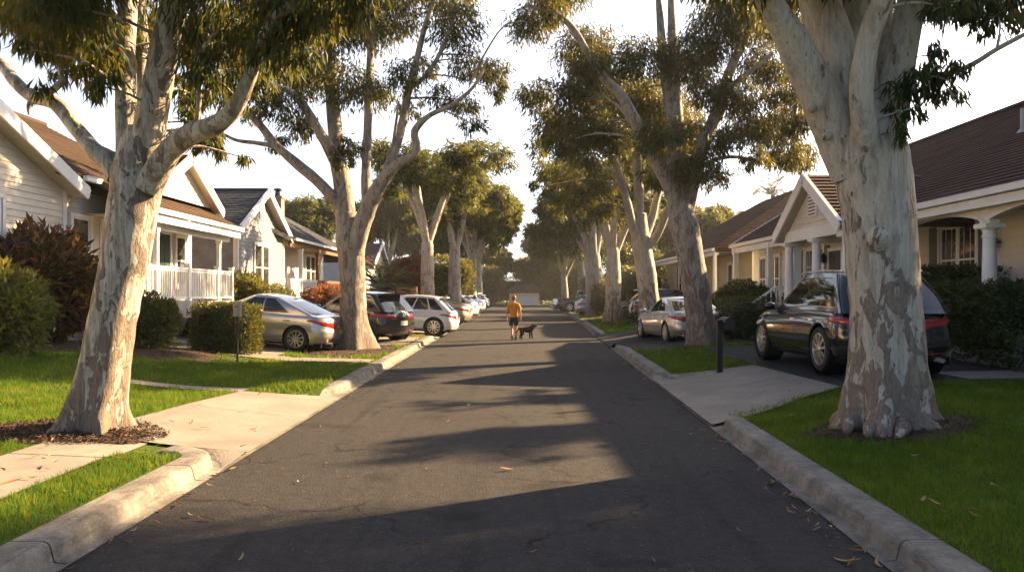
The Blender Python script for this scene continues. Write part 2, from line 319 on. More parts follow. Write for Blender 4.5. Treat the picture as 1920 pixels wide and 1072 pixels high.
# ---------------------------------------------------------------- leaves
def unit(a): return a/np.maximum(np.linalg.norm(a,axis=-1,keepdims=True),1e-6)
def leaf_quads(base,dirs,ln,wd,rng,bend=.12):
    n=len(base); side=unit(np.cross(dirs,rng.normal(size=(n,3)))); nrm=np.cross(dirs,side)
    V=np.empty((n,4,3)); mid=base+dirs*(ln*.45)[:,None]+nrm*(ln*bend)[:,None]
    V[:,0]=base; V[:,1]=mid+side*(wd*.5)[:,None]; V[:,2]=base+dirs*ln[:,None]; V[:,3]=mid-side*(wd*.5)[:,None]
    return V
class Leaves:
    def __init__(s,seed): s.V=[]; s.T=[]; s.rng=np.random.default_rng(seed)
    def clump(s,c,r,n,ll,lw,droop=1.1,spray=22,tb=0.,flat=.8):
        rng=s.rng; c=np.array(c,dtype=float); rv=np.array(r if hasattr(r,'__len__') else (r,r,r*flat)); ns=max(5,n//spray)
        d=unit(rng.normal(size=(ns,3))); d[:,2]=d[:,2]*.9+.1
        p=c+d*rv*(rng.random((ns,1))**.45)
        st=np.clip(rng.normal(.38+tb,.2,ns),0,1)
        k=rng.integers(0,ns,n); 
        b=p[k]+rng.normal(size=(n,3))*(.17*rv); b[:,2]+=ll*.3
        dr=unit(d[k]*.45+rng.normal(size=(n,3))*.5+np.array((0,0,-droop)))
        L=ll*rng.uniform(.6,1.25,n); V=leaf_quads(b,dr,L,lw*rng.uniform(.7,1.3,n),rng)
        s.V.append(V); s.T.append(np.clip(st[k]+rng.normal(0,.13,n)+(rng.random(n)>.955)*.45,0,1))
    def shell(s,c,r,n,ll,lw,box=False,out=.8,tb=0.,amp=.16):
        rng=s.rng; c=np.array(c,float); r=np.array(r if hasattr(r,'__len__') else (r,r,r),float)
        d=unit(rng.normal(size=(n,3)))
        if box: q=d/np.max(np.abs(d),axis=1,keepdims=True); q=q*.8+d*.25; nd=q**7; nd=unit(nd)
        else: q=d; nd=unit(d/r)
        lum=np.array([noise.noise(Vector((x*2.3+c[0],y*2.3+c[1],z*2.3))) for x,y,z in q])
        p=c+q*r*(1+amp*lum[:,None]-.30*rng.random((n,1))**2.2)
        dr=unit(nd*out+rng.normal(size=(n,3))*.6+np.array((0,0,.25)))
        V=leaf_quads(p,dr,ll*rng.uniform(.6,1.3,n),lw*rng.uniform(.7,1.3,n),rng)
        s.V.append(V); s.T.append(np.clip(rng.normal(.42+tb,.2,n)+lum*.25,0,1))
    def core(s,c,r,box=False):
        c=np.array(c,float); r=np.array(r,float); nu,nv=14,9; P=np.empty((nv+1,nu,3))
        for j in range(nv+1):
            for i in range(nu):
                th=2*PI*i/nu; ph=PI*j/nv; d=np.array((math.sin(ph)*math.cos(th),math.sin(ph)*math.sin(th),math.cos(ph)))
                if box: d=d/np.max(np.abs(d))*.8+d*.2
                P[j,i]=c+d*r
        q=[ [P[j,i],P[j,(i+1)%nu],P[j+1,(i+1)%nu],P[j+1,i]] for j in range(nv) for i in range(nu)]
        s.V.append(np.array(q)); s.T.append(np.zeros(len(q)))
    def build(s,name,mat,parent,origin):
        V=np.concatenate(s.V); T=np.concatenate(s.T); n=len(V)
        return fastmesh(name,V.reshape(-1,3)-np.array(origin),np.arange(4*n).reshape(n,4),mat,parent,T)
# ---------------------------------------------------------------- terrain
def sstep(a,b,x):
    t=np.clip((x-a)/(b-a),0,1); return t*t*(3-2*t)
XLc=-2.87
def XR(Y): return 2.22+.04*np.clip(Y,0,62)
def win(Y,a,b,s=.5): return sstep(a-s/2,a+s/2,Y)*(1-sstep(b-s/2,b+s/2,Y))
def G(X,Y):
    X=np.asarray(X,float); Y=np.asarray(Y,float)
    sl=-(X-XLc); zl=.145+.38*sstep(2.2,7.2,sl)*sstep(7,15,Y)+.12*sstep(7,14,sl)+.10*sstep(1.4,4.5,sl)*win(Y,12.6,17.6,2.0)+.06*sstep(.4,2.4,sl)*sstep(3,6,Y)*(1-sstep(10,13,Y))
    dl=np.clip(win(Y,7.4,12.55,.3)+win(Y,28.5,32.7,.4),0,1); zl=zl*(1-dl)+dl*(.012+(zl-.012)*np.clip(sl/1.45,0,1))
    sr=X-XR(Y); zr=.145+.215*sstep(.5,3.2,sr)*sstep(4,9,Y)
    dr=win(Y,9.6,15.0,.3)+win(Y,23.75,31.2,.3); zr=zr*(1-dr)+dr*(.010+(zr-.010)*np.clip(sr/1.5,0,1))
    return np.where(X<0,zl,zr)
def g(X,Y): return float(G(X,Y))
def patch(mb,c,n=14,m=14,dz=.012,road=False):
    c=[Vector((*p,0)) for p in c]; vs=[]
    for i in range(n+1):
        for j in range(m+1):
            u,v=i/n,j/m; p=(c[0]*(1-u)+c[1]*u)*(1-v)+(c[3]*(1-u)+c[2]*u)*v; vs.append((p.x,p.y,g(p.x,p.y)+dz))
    mb.add(vs,[(i*(m+1)+j,(i+1)*(m+1)+j,(i+1)*(m+1)+j+1,i*(m+1)+j+1) for i in range(n) for j in range(m)])
def struct(mb,name,mat,**k): return tag(mb.build(name,mat,**k),kind='structure')
# big ground sheet to the horizon
mb=MB(); mb.poly([(-900,-300,-.12),(900,-300,-.12),(900,1500,-.12),(-900,1500,-.12)]); struct(mb,'ground',SOIL)
# road
mb=MB(); ys=list(np.arange(-12,97,1.0))
vs=[];nc=9
for y in ys:
    xl,xr=XLc-.05,float(XR(y))+.05
    for j in range(nc):
        t=j/(nc-1); vs.append((xl+(xr-xl)*t,y,.05*math.sin(PI*t)*0+.0))
mb.add(vs,[(i*nc+j,i*nc+j+1,(i+1)*nc+j+1,(i+1)*nc+j) for i in range(len(ys)-1) for j in range(nc-1)])
y0=ys[-1]; mb.poly([(-60,y0,0),(60,y0,0),(60,y0+7,0),(-60,y0+7,0)])
struct(mb,'road',ASPH)
# lawns
def lawn(side):
    ss=np.concatenate([np.arange(0,3.6,.15),np.arange(3.6,9,.4),np.arange(9,20,1.5),np.array([22,30,45,70])]); yy=np.concatenate([np.arange(-10,32,.2),np.arange(32,96.2,1.0)])
    S,Y=np.meshgrid(ss,yy,indexing='ij'); X=(XLc-.33-S) if side<0 else (XR(Y)+.33+S); Z=G(X,Y)
    V=np.stack([X,Y,Z],-1).reshape(-1,3); a,b=S.shape; idx=np.arange(a*b).reshape(a,b)
    Q=np.stack([idx[:-1,:-1],idx[1:,:-1],idx[1:,1:],idx[:-1,1:]],-1).reshape(-1,4)
    if side<0: Q=Q[:,::-1]
    tag(fastmesh('lawn',V,Q,LAWN,smooth=True),kind='structure')
lawn(-1); lawn(1)
mb=MB(); mb.box((-60,104,-.05),(60,140,.12)); struct(mb,'lawn',LAWN)
mb=MB()
for x0,x1,f in ((-1,.02,0),(-.02,1,1)):
    pts=[]
    for y in np.arange(-8,95,1.):
        e=float(XR(y)) if f else XLc
        pts+=[(e+x0,y,.007),(e+x1,y,.007)]
    mb.add(pts,[(2*i,2*i+1,2*i+3,2*i+2) for i in range(len(pts)//2-1)])
struct(mb,'gutter',KERB)
# kerbs
def kerb(path,out,hs=None,lens=2.1):
    """path: centre line on the asphalt edge; out=+1 kerb lies to the right of travel, -1 left"""
    prof=[(0,-.04),(.0,.010),(.075,.016),(.085,.022),(.103,.095),(.112,.125),(.126,.143),(.15,.152),(.19,.155),(.368,.154),(.382,.145),(.385,-.05)]
    P=[Vector((*p,0)) for p in path]; Q=[]; hq=[]; hs=hs or [1]*len(P)
    for i in range(len(P)-1):
        m=max(1,int((P[i+1]-P[i]).length/.3))
        for j in range(m): Q.append(P[i].lerp(P[i+1],j/m)); hq.append(hs[i]*(1-j/m)+hs[i+1]*j/m)
    Q.append(P[-1]); hq.append(hs[-1]); mb=MB(); n=len(prof); acc=0; seg=[]
    def ring(i,back=0):
        d=(Q[min(i+1,len(Q)-1)]-Q[max(i-1,0)]).normalized(); nn=Vector((d.y,-d.x,0))*out; c=Q[i]+d*back
        r=[]
        for x,z in prof:
            j=.0025*noise.noise(Vector((c.x*1.4+x*9,c.y*1.4,z*20)))
            r.append(c+nn*(x)+Vector((0,0,(z*hq[i] if z>0.03 else z)+(j if z>.1 else 0))))
        return r
    i=0
    while i<len(Q)-1:
        k=i; L=0
        while k<len(Q)-1 and L<lens: L+=(Q[k+1]-Q[k]).length; k+=1
        rings=[ring(q,(.014 if q==i else 0)) for q in range(i,k+1)]
        vs=[v for r in rings for v in r]; fs=[(a*n+b,a*n+b+1,(a+1)*n+b+1,(a+1)*n+b) for a in range(len(rings)-1) for b in range(n-1)]
        fs+=[tuple(range(n)),tuple((len(rings)-1)*n+b for b in range(n-1,-1,-1))]; mb.add(vs,fs); i=k
    o=struct(mb,'kerb',KERB,smooth=True,angle=32)
def arc(cx,cy,r,a0,a1,n=7): return [(cx+r*math.cos(R(a0+(a1-a0)*i/n)),cy+r*math.sin(R(a0+(a1-a0)*i/n))) for i in range(n+1)]
XL=XLc
kerb([(XL,-8),(XL,7.25)]+arc(XL-.75,7.25,.75,0,95,8)[1:],-1,[1]*9+[.75])
kerb([(XL-.85,12.1)]+[(XL-.45,12.35),(XL-.15,12.75),(XL,13.3),(XL,17.5),(XL,28.2),(XL-.1,28.6)],-1,[.30,.55,.85,1,1,1,.4])
kerb([(XL,32.6),(XL,41)],-1); kerb([(XL,44),(XL,58)],-1); kerb([(XL,61),(XL,95.5)],-1)
def xr(y): return (float(XR(y)),y)
kerb([xr(-8),xr(0),xr(9.4),(xr(9.9)[0]+.12,9.95),(xr(10)[0]+.4,10.25)],1,[1,1,1,.8,.25])
kerb([(xr(14.7)[0]+.75,14.35),(xr(14.7)[0]+.3,14.6),(xr(15)[0]+.05,15.0),xr(15.6),xr(23.6),(xr(24)[0]+.12,24.2)],1,[.25,.7,.95,1,1,.3])
kerb([(xr(31)[0]+.1,30.8),xr(31.4),xr(43)],1,[.3,1,1]); kerb([xr(45),xr(62),xr(95.5)],1)
# paving
mb=MB(); 
for y in np.arange(-8,8.0,1.52): patch(mb,[(-4.85,y),(-4.85,y+1.5),(-3.93,y+1.5),(-3.93,y)],4,4,.014)
struct(mb,'pavement',CONC)
mb=MB(); patch(mb,[(XL+.02,8.06),(XL+.02,10.3),(-4.54,10.3),(-4.75,8.06)],20,16,.03); patch(mb,[(XL+.02,10.312),(XL+.02,12.34),(-4.36,12.0),(-4.54,10.312)],20,16,.03)
_n=MB(); _p=[]
for i in range(13):
    a=R(-8+98*i/12); x=XL-.75+.745*math.cos(a); y=7.25+.745*math.sin(a)
    for q in range(4): yy=y+(8.065-y)*q/3; _p.append((min(x,XL+.02),yy,.013+(q/3)*(g(min(x,XL-.01),8.1)+.029-.013)))
mb.add(_p,[(i*4+q,i*4+q+1,i*4+q+5,i*4+q+4) for i in range(12) for q in range(3)]); struct(mb,'driveway',CONC)
mb=MB(); patch(mb,[(-4.38,12.05),(-4.38,12.5),(-6.7,12.85),(-6.7,12.6)],12,4,.016); struct(mb,'path',CONC)
mb=MB(); patch(mb,[(XL-.42,17.1),(XL-.42,18.0),(-14,20.6),(-14,18.9)],20,5,.02); patch(mb,[(-5.9,18.75),(-5.9,22.9),(-15,22.9),(-15,20.85)],20,10,.022); struct(mb,'driveway',CONC)
mb=MB(); patch(mb,[(XL-.42,23.0),(XL-.42,27.2),(-13,27.2),(-13,23.0)],16,8,.02); patch(mb,[(XL+.02,28.7),(XL+.02,32.6),(-13,32.5),(-13,28.7)],16,12,.025); patch(mb,[(XL-.02,41.2),(XL-.02,43.8),(-11,43.8),(-11,41.2)],10,4,.02); struct(mb,'driveway',CONC)
mb=MB(); patch(mb,[xr(9.75),xr(12.4),(4.95,13.0),(5.0,11.35)],20,14,.03); patch(mb,[(xr(12.4)[0],12.415),xr(15.0),(4.9,15.1),(4.95,13.015)],20,14,.03); struct(mb,'driveway',CONC)
mb=MB(); patch(mb,[(7.3,11.92),(7.3,13.0),(16,14.3),(16,13.0)],20,4,.028); struct(mb,'pavement',CONC)
mb=MB(); patch(mb,[(5.015,11.35),(4.92,19.6),(16,19.6),(16,13.0)],24,18,.02); struct(mb,'driveway',ASPH2)
mb=MB(); patch(mb,[(xr(23.9)[0]-.02,23.9),(xr(31.2)[0]-.02,31.2),(12,30.5),(12,21.0)],20,14,.02); patch(mb,[(3.85,20.7),(xr(23.9)[0],23.88),(12,20.97),(12,20.2)],20,8,.024); struct(mb,'driveway',ASPH2)
mb=MB(); patch(mb,[xr(43.1),xr(44.9),(11,44.9),(11,43.1)],8,3,.02); struct(mb,'driveway',CONC)
NOGRASS=[[(-4.85,-8),(-4.85,8.0),(-3.93,8.0),(-3.93,-8)],[(XL,7.8),(XL,12.6),(-4.36,12.02),(-4.75,7.6)],[(-4.3,12.05),(-4.3,12.5),(-6.7,12.85),(-6.7,12.6)],[(-3.3,17.1),(-3.3,18),(-14,20.6),(-14,18.9)],[(-5.9,18.75),(-5.9,22.9),(-15,22.9),(-15,20.85)],[(-3.3,23),(-3.3,27.2),(-13,27.2),(-13,23)],
 [xr(10.1),xr(14.7),(4.9,15.1),(5.0,11.35)],[(5.0,11.35),(4.92,19.6),(16,19.6),(16,13)],[(3.85,20.7),xr(24.3),xr(31),(12,30.5),(12,20.2)],[(XL,28.7),(XL,32.6),(-13,32.5),(-13,28.7)]]
def inpoly(px,py,poly):
    ins=np.zeros(len(px),bool); n=len(poly); j=n-1
    for i in range(n):
        xi,yi=poly[i]; xj,yj=poly[j]; c=((yi>py)!=(yj>py))&(px<(xj-xi)*(py-yi)/(yj-yi+1e-9)+xi); ins^=c; j=i
    return ins
MULCHES=[(-4.95,8.3,1.08,.70),(-9.6,16.6,3.6,1.7),(-4.45,20.9,1.25,2.25)]
def grass(side,seed):
    rng=np.random.default_rng(seed); Vs=[];Ts=[]
    for (y0,y1,s1,dens,h,w) in ((2.6,7.5,5.5,3600,.060,.008),(7.5,12,7.5,1900,.066,.011),(12,18,8.5,900,.072,.017),(18,32,9,260,.085,.032),(32,60,6,60,.10,.06)):
        n=int((y1-y0)*s1*dens); Y=rng.uniform(y0,y1,n); S=rng.uniform(.04,s1,n)
        X=(XL-.36-S) if side<0 else XR(Y)+.33+S
        ok=(np.abs(X)<Y*.74+1.6)
        for p in NOGRASS: ok&=~inpoly(X,Y,p)
        for (mx,my,rx,ry) in MULCHES:
            wob=1+.18*np.sin(X*7+Y*3)+.12*np.sin(Y*11-X*4); e=((X-mx)/rx)**2+((Y-my)/ry)**2; ok&=(e>wob)|(rng.random(n)<.02)
        if side>0:
            e=((X-4.25)/.85)**2+((Y-8.4)/.62)**2; ok&=(e>1)|(rng.random(n)<.35)
            e=((X-5.3)/.5)**2+((Y-6.9)/.25)**2; ok&=(e>1)|(rng.random(n)<.4)
        X,Y=X[ok],Y[ok]; wr_=np.array([noise.noise(Vector((x*.9+7,y*.9,side*3.)))+.5*noise.noise(Vector((x*3.1,y*3.1,side*2.))) for x,y in zip(X,Y)]); kp=rng.random(len(X))>np.clip((wr_-.22)*2.2,0,.72); X,Y,wr_=X[kp],Y[kp],wr_[kp]; n=len(X); Z=G(X,Y)-.005
        cl=np.array([noise.noise(Vector((x*1.7,y*1.7,side*5.))) for x,y in zip(X,Y)]); cl2=np.array([noise.noise(Vector((x*7,y*7,side*9.))) for x,y in zip(X,Y)])
        H=h*(1+.45*cl+.45*cl2)*rng.uniform(.55,1.35,n)*np.where(rng.random(n)<.012,1.7,1); a=rng.uniform(0,2*PI,n); W=w*rng.uniform(.7,1.3,n)
        b=np.stack([X,Y,Z],-1); sd=np.stack([np.cos(a),np.sin(a),0*a],-1); ln=rng.normal(size=(n,3))*.42; ln[:,2]=1; ln[:,0]+=.25*cl; 
        V=np.empty((n,3,3)); V[:,0]=b-sd*W[:,None]/2; V[:,1]=b+sd*W[:,None]/2; V[:,2]=b+ln*H[:,None]; Vs.append(V)
        Ts.append(np.clip(.44+.42*cl+.25*cl2+rng.normal(0,.16,n)+(rng.random(n)<.015)*.5+np.clip(wr_,0,1)*.35,0,1))
    V=np.concatenate(Vs); n=len(V); tag(fastmesh('grass',V.reshape(-1,3),np.arange(3*n).reshape(n,3),BLADE,None,np.concatenate(Ts)),kind='stuff')
grass(-1,1); grass(1,2)
# mulch beds
def mulch(mx,my,rx,ry,n,seed,hump=.04):
    rng=np.random.default_rng(seed); mb=MB(); rings=[]
    for j in range(9):
        q=j/8
        for i in range(36):
            a=2*PI*i/36; wob=1+.10*math.sin(3*a+seed)+.06*math.sin(7*a); x=mx+rx*q*wob*math.cos(a); y=my+ry*q*wob*math.sin(a); rings.append((x,y,g(x,y)+.02+hump*(1-q*q)-.05*(q==1)))
    mb.add(rings,[(j*36+i,j*36+(i+1)%36,(j+1)*36+(i+1)%36,(j+1)*36+i) for j in range(8) for i in range(36)])
    struct(mb,'soil',MULCH,smooth=True)
    a=rng.uniform(0,2*PI,n); q=rng.random(n)**.5*1.03; x=mx+rx*q*np.cos(a); y=my+ry*q*np.sin(a)
    z=G(x,y)+.03+hump*(1-q*q)+rng.random(n)*.02; d=rng.normal(size=(n,3)); d[:,2]*=.35; d=unit(d)
    V=leaf_quads(np.stack([x,y,z],-1),d,rng.uniform(.02,.075,n),rng.uniform(.006,.018,n),rng)
    return tag(fastmesh('mulch_chips',V.reshape(-1,3),np.arange(4*n).reshape(n,4),MCHIP,None,np.clip(rng.normal(.4,.22,n),0,1)),kind='stuff')
MCHIP=m_leaf('mulch_chip',[(0,(.014,.009,.006)),(.5,(.055,.032,.019)),(.85,(.12,.07,.04)),(1,(.28,.19,.11))],.02,.8)
mulch(-4.95,8.3,1.05,.66,5200,3); mulch(9.9,14.5,1.35,2.75,2500,7,.02); mulch(4.28,8.35,.95,.62,1500,6,.03); mulch(-9.6,16.6,3.6,1.7,2500,4,.02); mulch(-4.45,20.9,1.2,2.2,2600,5,.03)

# thin evening haze filling the street
HAZE=True
if HAZE:
    mb=MB(); mb.box((-130,-40,-1.12),(130,150,17)); hz=mb.build('haze',bpy.data.materials.new('haze')); tag(hz,kind='stuff'); hm=hz.data.materials[0]; hm.use_nodes=True; nt=hm.node_tree; nt.nodes.remove(nt.nodes['Principled BSDF'])
    pv=nt.nodes.new('ShaderNodeVolumePrincipled'); pv.inputs['Color'].default_value=(.95,.93,.9,1); pv.inputs['Density'].default_value=.0004; pv.inputs['Anisotropy'].default_value=.3; nt.links.new(pv.outputs[0],nt.nodes['Material Output'].inputs['Volume'])
# ---------------------------------------------------------------- eucalyptus street trees
GUMS='gum trees lining the street'
# gaps in the crowns through which the low sun reaches the house fronts
GAPS=[(-11,11,18,1.6,5.0),(-9.4,18.8,25.4,1.5,5.4),(-11,29.5,36,1.8,6.2),(-6,18,22.5,.5,1.6),(-9.5,26,31,.8,2.4)]
def gap(c,r):
    r=.55*(r if not hasattr(r,'__len__') else max(r))
    for gi,(x,y0,y1,z0,z1) in enumerate(GAPS):
        if c.x<x+2: continue
        t=(c.x-x)/SD.x; p=c-SD*t
        if y0-r<p.y<y1+r and z0-r<p.z<z1+r: return gi+1
    return 0
class Tree:
    def __init__(s,label,base,seed,bark=None,group=GUMS,name='eucalyptus_tree'):
        s.b=Vector(base); s.D=base[1]; s.root=thing(name,label,'tree',s.b,0,group); s.tr=MB(); s.lv=Leaves(seed); s.limbs=[]; s.bark=bark or BARK; s.seed=seed; s.rr=random.Random(seed); s.gp=0 if seed in (11,12) else .22 if seed<20 else .7
    def limb(s,pts,rpx,seg=14,nz=.10,D=None,flare=None,step=None):
        """pts: (photo x, photo y, metres farther than the trunk)"""
        D=D or s.D; P=[];Rr=[]
        for p,r in zip(pts,rpx):
            d=D+(p[2] if len(p)>2 else 0); P.append(at(p[0],p[1],d)); Rr.append(r*d/F)
        s.limb3(P,Rr,seg,nz,flare,step)
    def limb3(s,P,Rr,seg=12,nz=.1,flare=None,step=None):
        s.tr.tube(P,Rr,seg,flare,nz,s.seed,step)
        if not hasattr(s,'first'): s.first=len(s.tr.v); s.seg0=seg
        for i in range(len(P)-1):
            for t in (0,.25,.5,.75): s.limbs.append((Vector(P[i]).lerp(Vector(P[i+1]),t),Rr[i]))
        s.limbs.append((Vector(P[-1]),Rr[-1]))
    def clump(s,c,r,n,ll,lw,droop=1.1,twig=True,**k):
        c=Vector(c)
        gi=gap(c,r)
        if gi and s.rr.random()<(.75 if gi==1 and s.seed in (14,15) else .35 if gi==1 and s.seed==12 else s.gp): return
        s.lv.clump(c,r,n,ll,lw,droop,**k)
        if twig and s.limbs:
            rm=r if not hasattr(r,'__len__') else max(r)
            best=min(s.limbs,key=lambda q:(q[0]-c).length+max(0,q[0].z-c.z)*1.0); a=best[0]; L=(c-a).length
            if .05<L<6:
                r0=min(best[1]*.5,.012+.012*L); mid=a.lerp(c,.5)+Vector((s.rr.uniform(-.12,.12)*L,s.rr.uniform(-.12,.12)*L,.10*L))
                s.tr.tube([a,mid,c+Vector((0,0,.2*rm))],[r0,r0*.7,.006],5,step=max(.1,L/7))
            for _ in range(4):
                d=Vector((s.rr.uniform(-1,1),s.rr.uniform(-1,1),s.rr.uniform(-.6,.9))); e=c+d.normalized()*rm*.85
                s.tr.tube([c+Vector((0,0,.15*rm)),c.lerp(e,.5)+Vector((0,0,.15*rm)),e],[.010,.007,.003],4,step=rm/4)
    def pxclumps(s,lst,ll,lw,dens,dep=1.2,droop=1.1,rs=1.0):
        """(photo x, photo y, radius in photo pixels[, depth offset])"""
        for q in lst:
            d=s.D+(q[3] if len(q)>3 else s.rr.uniform(.2,2.2) if (s.seed==14 and q[0]<1285) else s.rr.uniform(-dep,dep)); r=q[2]*d/F*rs
            s.clump(at(q[0],q[1],d),(r*1.05,r*1.05,r*.85),max(30,int(dens*(r**2.2))),ll,lw,droop)
    def roots(s,n,r0,reach,zs=.42):
        rr=s.rr
        for i in range(n):
            a=2*PI*(i+rr.uniform(-.28,.28))/n+s.seed; d=Vector((math.cos(a),math.sin(a),0)); w=Vector((-d.y,d.x,0))*rr.uniform(-.12,.12); L=reach*rr.uniform(.75,1.15); k=rr.uniform(.75,1.2)
            b=s.b; s.tr.tube([b+d*r0*.55+Vector((0,0,zs*1.25)),b+d*r0*.95+Vector((0,0,zs*.55)),b+d*(r0+(L-r0)*.45)+w*.4+Vector((0,0,.13)),b+d*(r0+(L-r0)*.8)+w+Vector((0,0,.06)),b+d*L+w*1.6+Vector((0,0,-.05))],[.10*k,.105*k,.075*k,.045*k,.02],10,None,.16,s.seed+i,.07)
    def done(s):
        s.tr.build('trunk',s.bark,s.root,s.b,True)
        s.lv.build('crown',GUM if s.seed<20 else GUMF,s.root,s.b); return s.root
# --- near left tree
zb=g(-4.72,8.35); t=Tree('thick mottled gum tree at the left, leaning right, in a bark mulch bed',(-4.74,8.35,zb-.06),11)
t.limb([(172,830),(178,770),(193,700),(213,600),(232,500),(248,400),(258,330),(262,280),(266,240)],[54,49,44,41,41,43,45,37,26],30,.10,flare=(zb,.62,.26,5),step=.045)
t.limb([(225,330),(205,300),(180,285),(150,250,.2),(105,195,.5),(62,182,.8),(30,155,1),(-5,112,1.3),(-70,60,1.6)],[24.6,19.7,16.4,14.8,13.1,11.5,10.7,9.84,7.38],14)
t.limb([(70,186,.7),(92,175,.7),(112,158,.8),(117,150,.8),(106,112,.9),(80,45,1)],[7.38,6.56,6.56,4.92,4.1,2.46],8,.2)
t.limb([(62,182,.8),(55,200,.8),(54,215,.75)],[6.56,4.92,1.64],7)
t.limb([(248,330,-.05),(240,270,.05),(236,180,.1),(236,90,.3),(240,0,.5),(238,-130,.9),(215,-300,1.4)],[27.9,21.3,18,17.2,17.2,14.8,8.2],16,.07)
t.limb([(228,100,.25),(205,60,.25),(182,25,.3),(155,-10,.4),(120,-90,.8)],[11.5,10.7,9.84,9.84,6.56],12)
t.limb([(266,330),(276,270,-.05),(292,180,-.1),(310,80,-.2),(330,-5,-.2),(362,-120,0),(380,-260,.2)],[34.4,29.5,27.1,24.6,21.3,16.4,8.2],18,.07)
t.limb([(318,40,-.2),(345,5,-.3),(380,-30,-.5),(430,-110,-.9)],[16.4,13.1,10.7,6.56],12)
t.limb([(278,350,-.1),(315,288,-.25),(352,255,-.4),(402,236,-.6),(440,203,-.8),(470,140,-1.0),(492,78,-1.2),(522,30,-1.4),(565,0,-1.5),(640,-45,-1.8)],[27.9,22.1,19.7,18,15.6,12.3,11.5,10.7,9.02,5.74],16,.09)
t.limb([(368,240,-.5),(374,175,-.6),(368,140,-.6),(385,85,-.7),(420,50,-.9)],[4.92,4.1,4.1,4.1,2.46],7,.2)
t.limb([(258,300,.4),(268,180,.9),(266,60,1.4),(262,-60,1.8)],[13.1,11.5,10.7,8.2],10)
up=[(40,40,60),(95,20,75),(150,50,70),(175,120,50),(195,170,32),(110,70,60),(150,-20,80),(20,-10,70),(60,100,30),(70,172,22),(215,60,45,.9),(270,50,50,1.6),(280,110,40,1.5),(180,90,55,.9),
 (400,40,75),(360,90,55,.6),(430,90,70),(400,140,55),(470,60,70,-.8),(530,30,70,-1.2),(520,100,50,-1.2),(575,40,60,-1.3),(560,110,38,-1.4),(610,10,60,-1.6),(660,15,45,-1.7),(470,150,42),(350,180,40,.5),(420,180,40),(385,255,40,.3),(350,235,32,.5),(400,285,26,.3),(460,300,15,.2),(330,60,50,1.),(580,-40,70,-1.3),(470,-30,80),(350,-50,90),(250,-80,90),(120,-120,110),(0,-110,100),(240,-220,120),(400,-180,120),(540,-140,110,-1),(700,-40,50,-1.8),(120,130,35,1.0)]
t.pxclumps(up,.175,.023,7800,.9,1.9)
t.done()
# --- second left tree
zb=g(-4.25,21.2); t=Tree('gum tree between the silver sedan and the black hatchback, trunk forking into tall stems',(-4.28,21.2,zb-.05),12,BARKB)
t.limb([(668,668),(666,645),(663,600),(661,540),(660,490),(656,445),(650,400)],[36,31,25,23,25,27,20],24,.10,flare=(zb,.32,.35,4),step=.07)
t.limb([(650,420),(643,350),(634,300),(626,220,.3),(620,130,.5),(612,30,.8),(600,-80,1.1)],[20,17,15,13,12,10,6],14)
t.limb([(648,400),(622,368,-.2),(590,335,-.4),(560,310,-.6),(520,275,-.9),(488,235,-1.1),(462,205,-1.3),(440,170,-1.4)],[13,11,10,10,8,7,5,3],10)
t.limb([(520,275,-.9),(480,268,-1.2),(440,262,-1.4),(400,240,-1.6)],[5,4,3,2],7)
t.limb([(640,322),(618,280,-.3),(595,240,-.6),(570,200,-.8),(540,170,-1),(500,160,-1.2)],[12,11,9,8,6,4],10)
t.limb([(664,470,-.1),(682,410,-.3),(705,360,-.5),(728,325,-.7),(752,302,-.9),(776,290,-1),(780,270,-1.1),(778,245,-1.1),(805,217,-1.3),(850,195,-1.5),(890,160,-1.6),(915,110,-1.7)],[20,17,14,12,9,8,8,7,5,4,3,2],12)
t.limb([(690,392,-.35),(686,340,-.3),(689,250,-.2),(692,150,-.1),(697,60,0),(705,-60,0)],[10,9,8,7,6,4],10)
t.limb([(722,335,-.6),(740,280,-.6),(755,230,-.5),(766,170,-.4),(782,110,-.4),(800,40,-.4),(830,-40,-.4)],[10,9,8,7,6,5,3],10)
t.limb([(770,165,-.4),(800,140,-.5),(830,90,-.7),(860,10,-.9)],[5,4,4,2],7)
t.limb([(735,290,-.6),(742,235,-.9),(748,190,-1)],[4,3,2],6)
t.limb([(880,160,-1.6),(910,100,-1.8),(945,50,-1.9),(985,40,-1.9)],[2.5,2,1.5,1],5)
up=[(560,240,36),(530,205,40),(600,190,50),(640,235,42),(590,130,55),(655,165,55),(715,115,55),(690,60,60),(760,150,42),(800,60,50),(850,55,55),(880,125,42),(925,140,36),(870,205,36),(830,185,30),(915,200,30),(890,240,24),(715,240,28),(660,280,30),(575,370,28),(545,350,24),(600,340,34),(490,190,36),(510,120,55),(620,70,60),(545,40,60),(800,130,30),(740,40,55),(930,20,32),(840,0,60),(640,300,26),(700,180,42),(560,160,45),(520,270,26),(605,270,30),(650,-20,70),(740,-50,80),(850,-70,70),(560,-60,80),(500,20,60),(690,-140,90),(800,-140,80),(620,320,28),(930,175,26),(770,210,26),(470,215,24),(430,190,24),(450,130,40)]
t.pxclumps(up,.20,.034,3100,1.5,1.2,.97)
t.done()
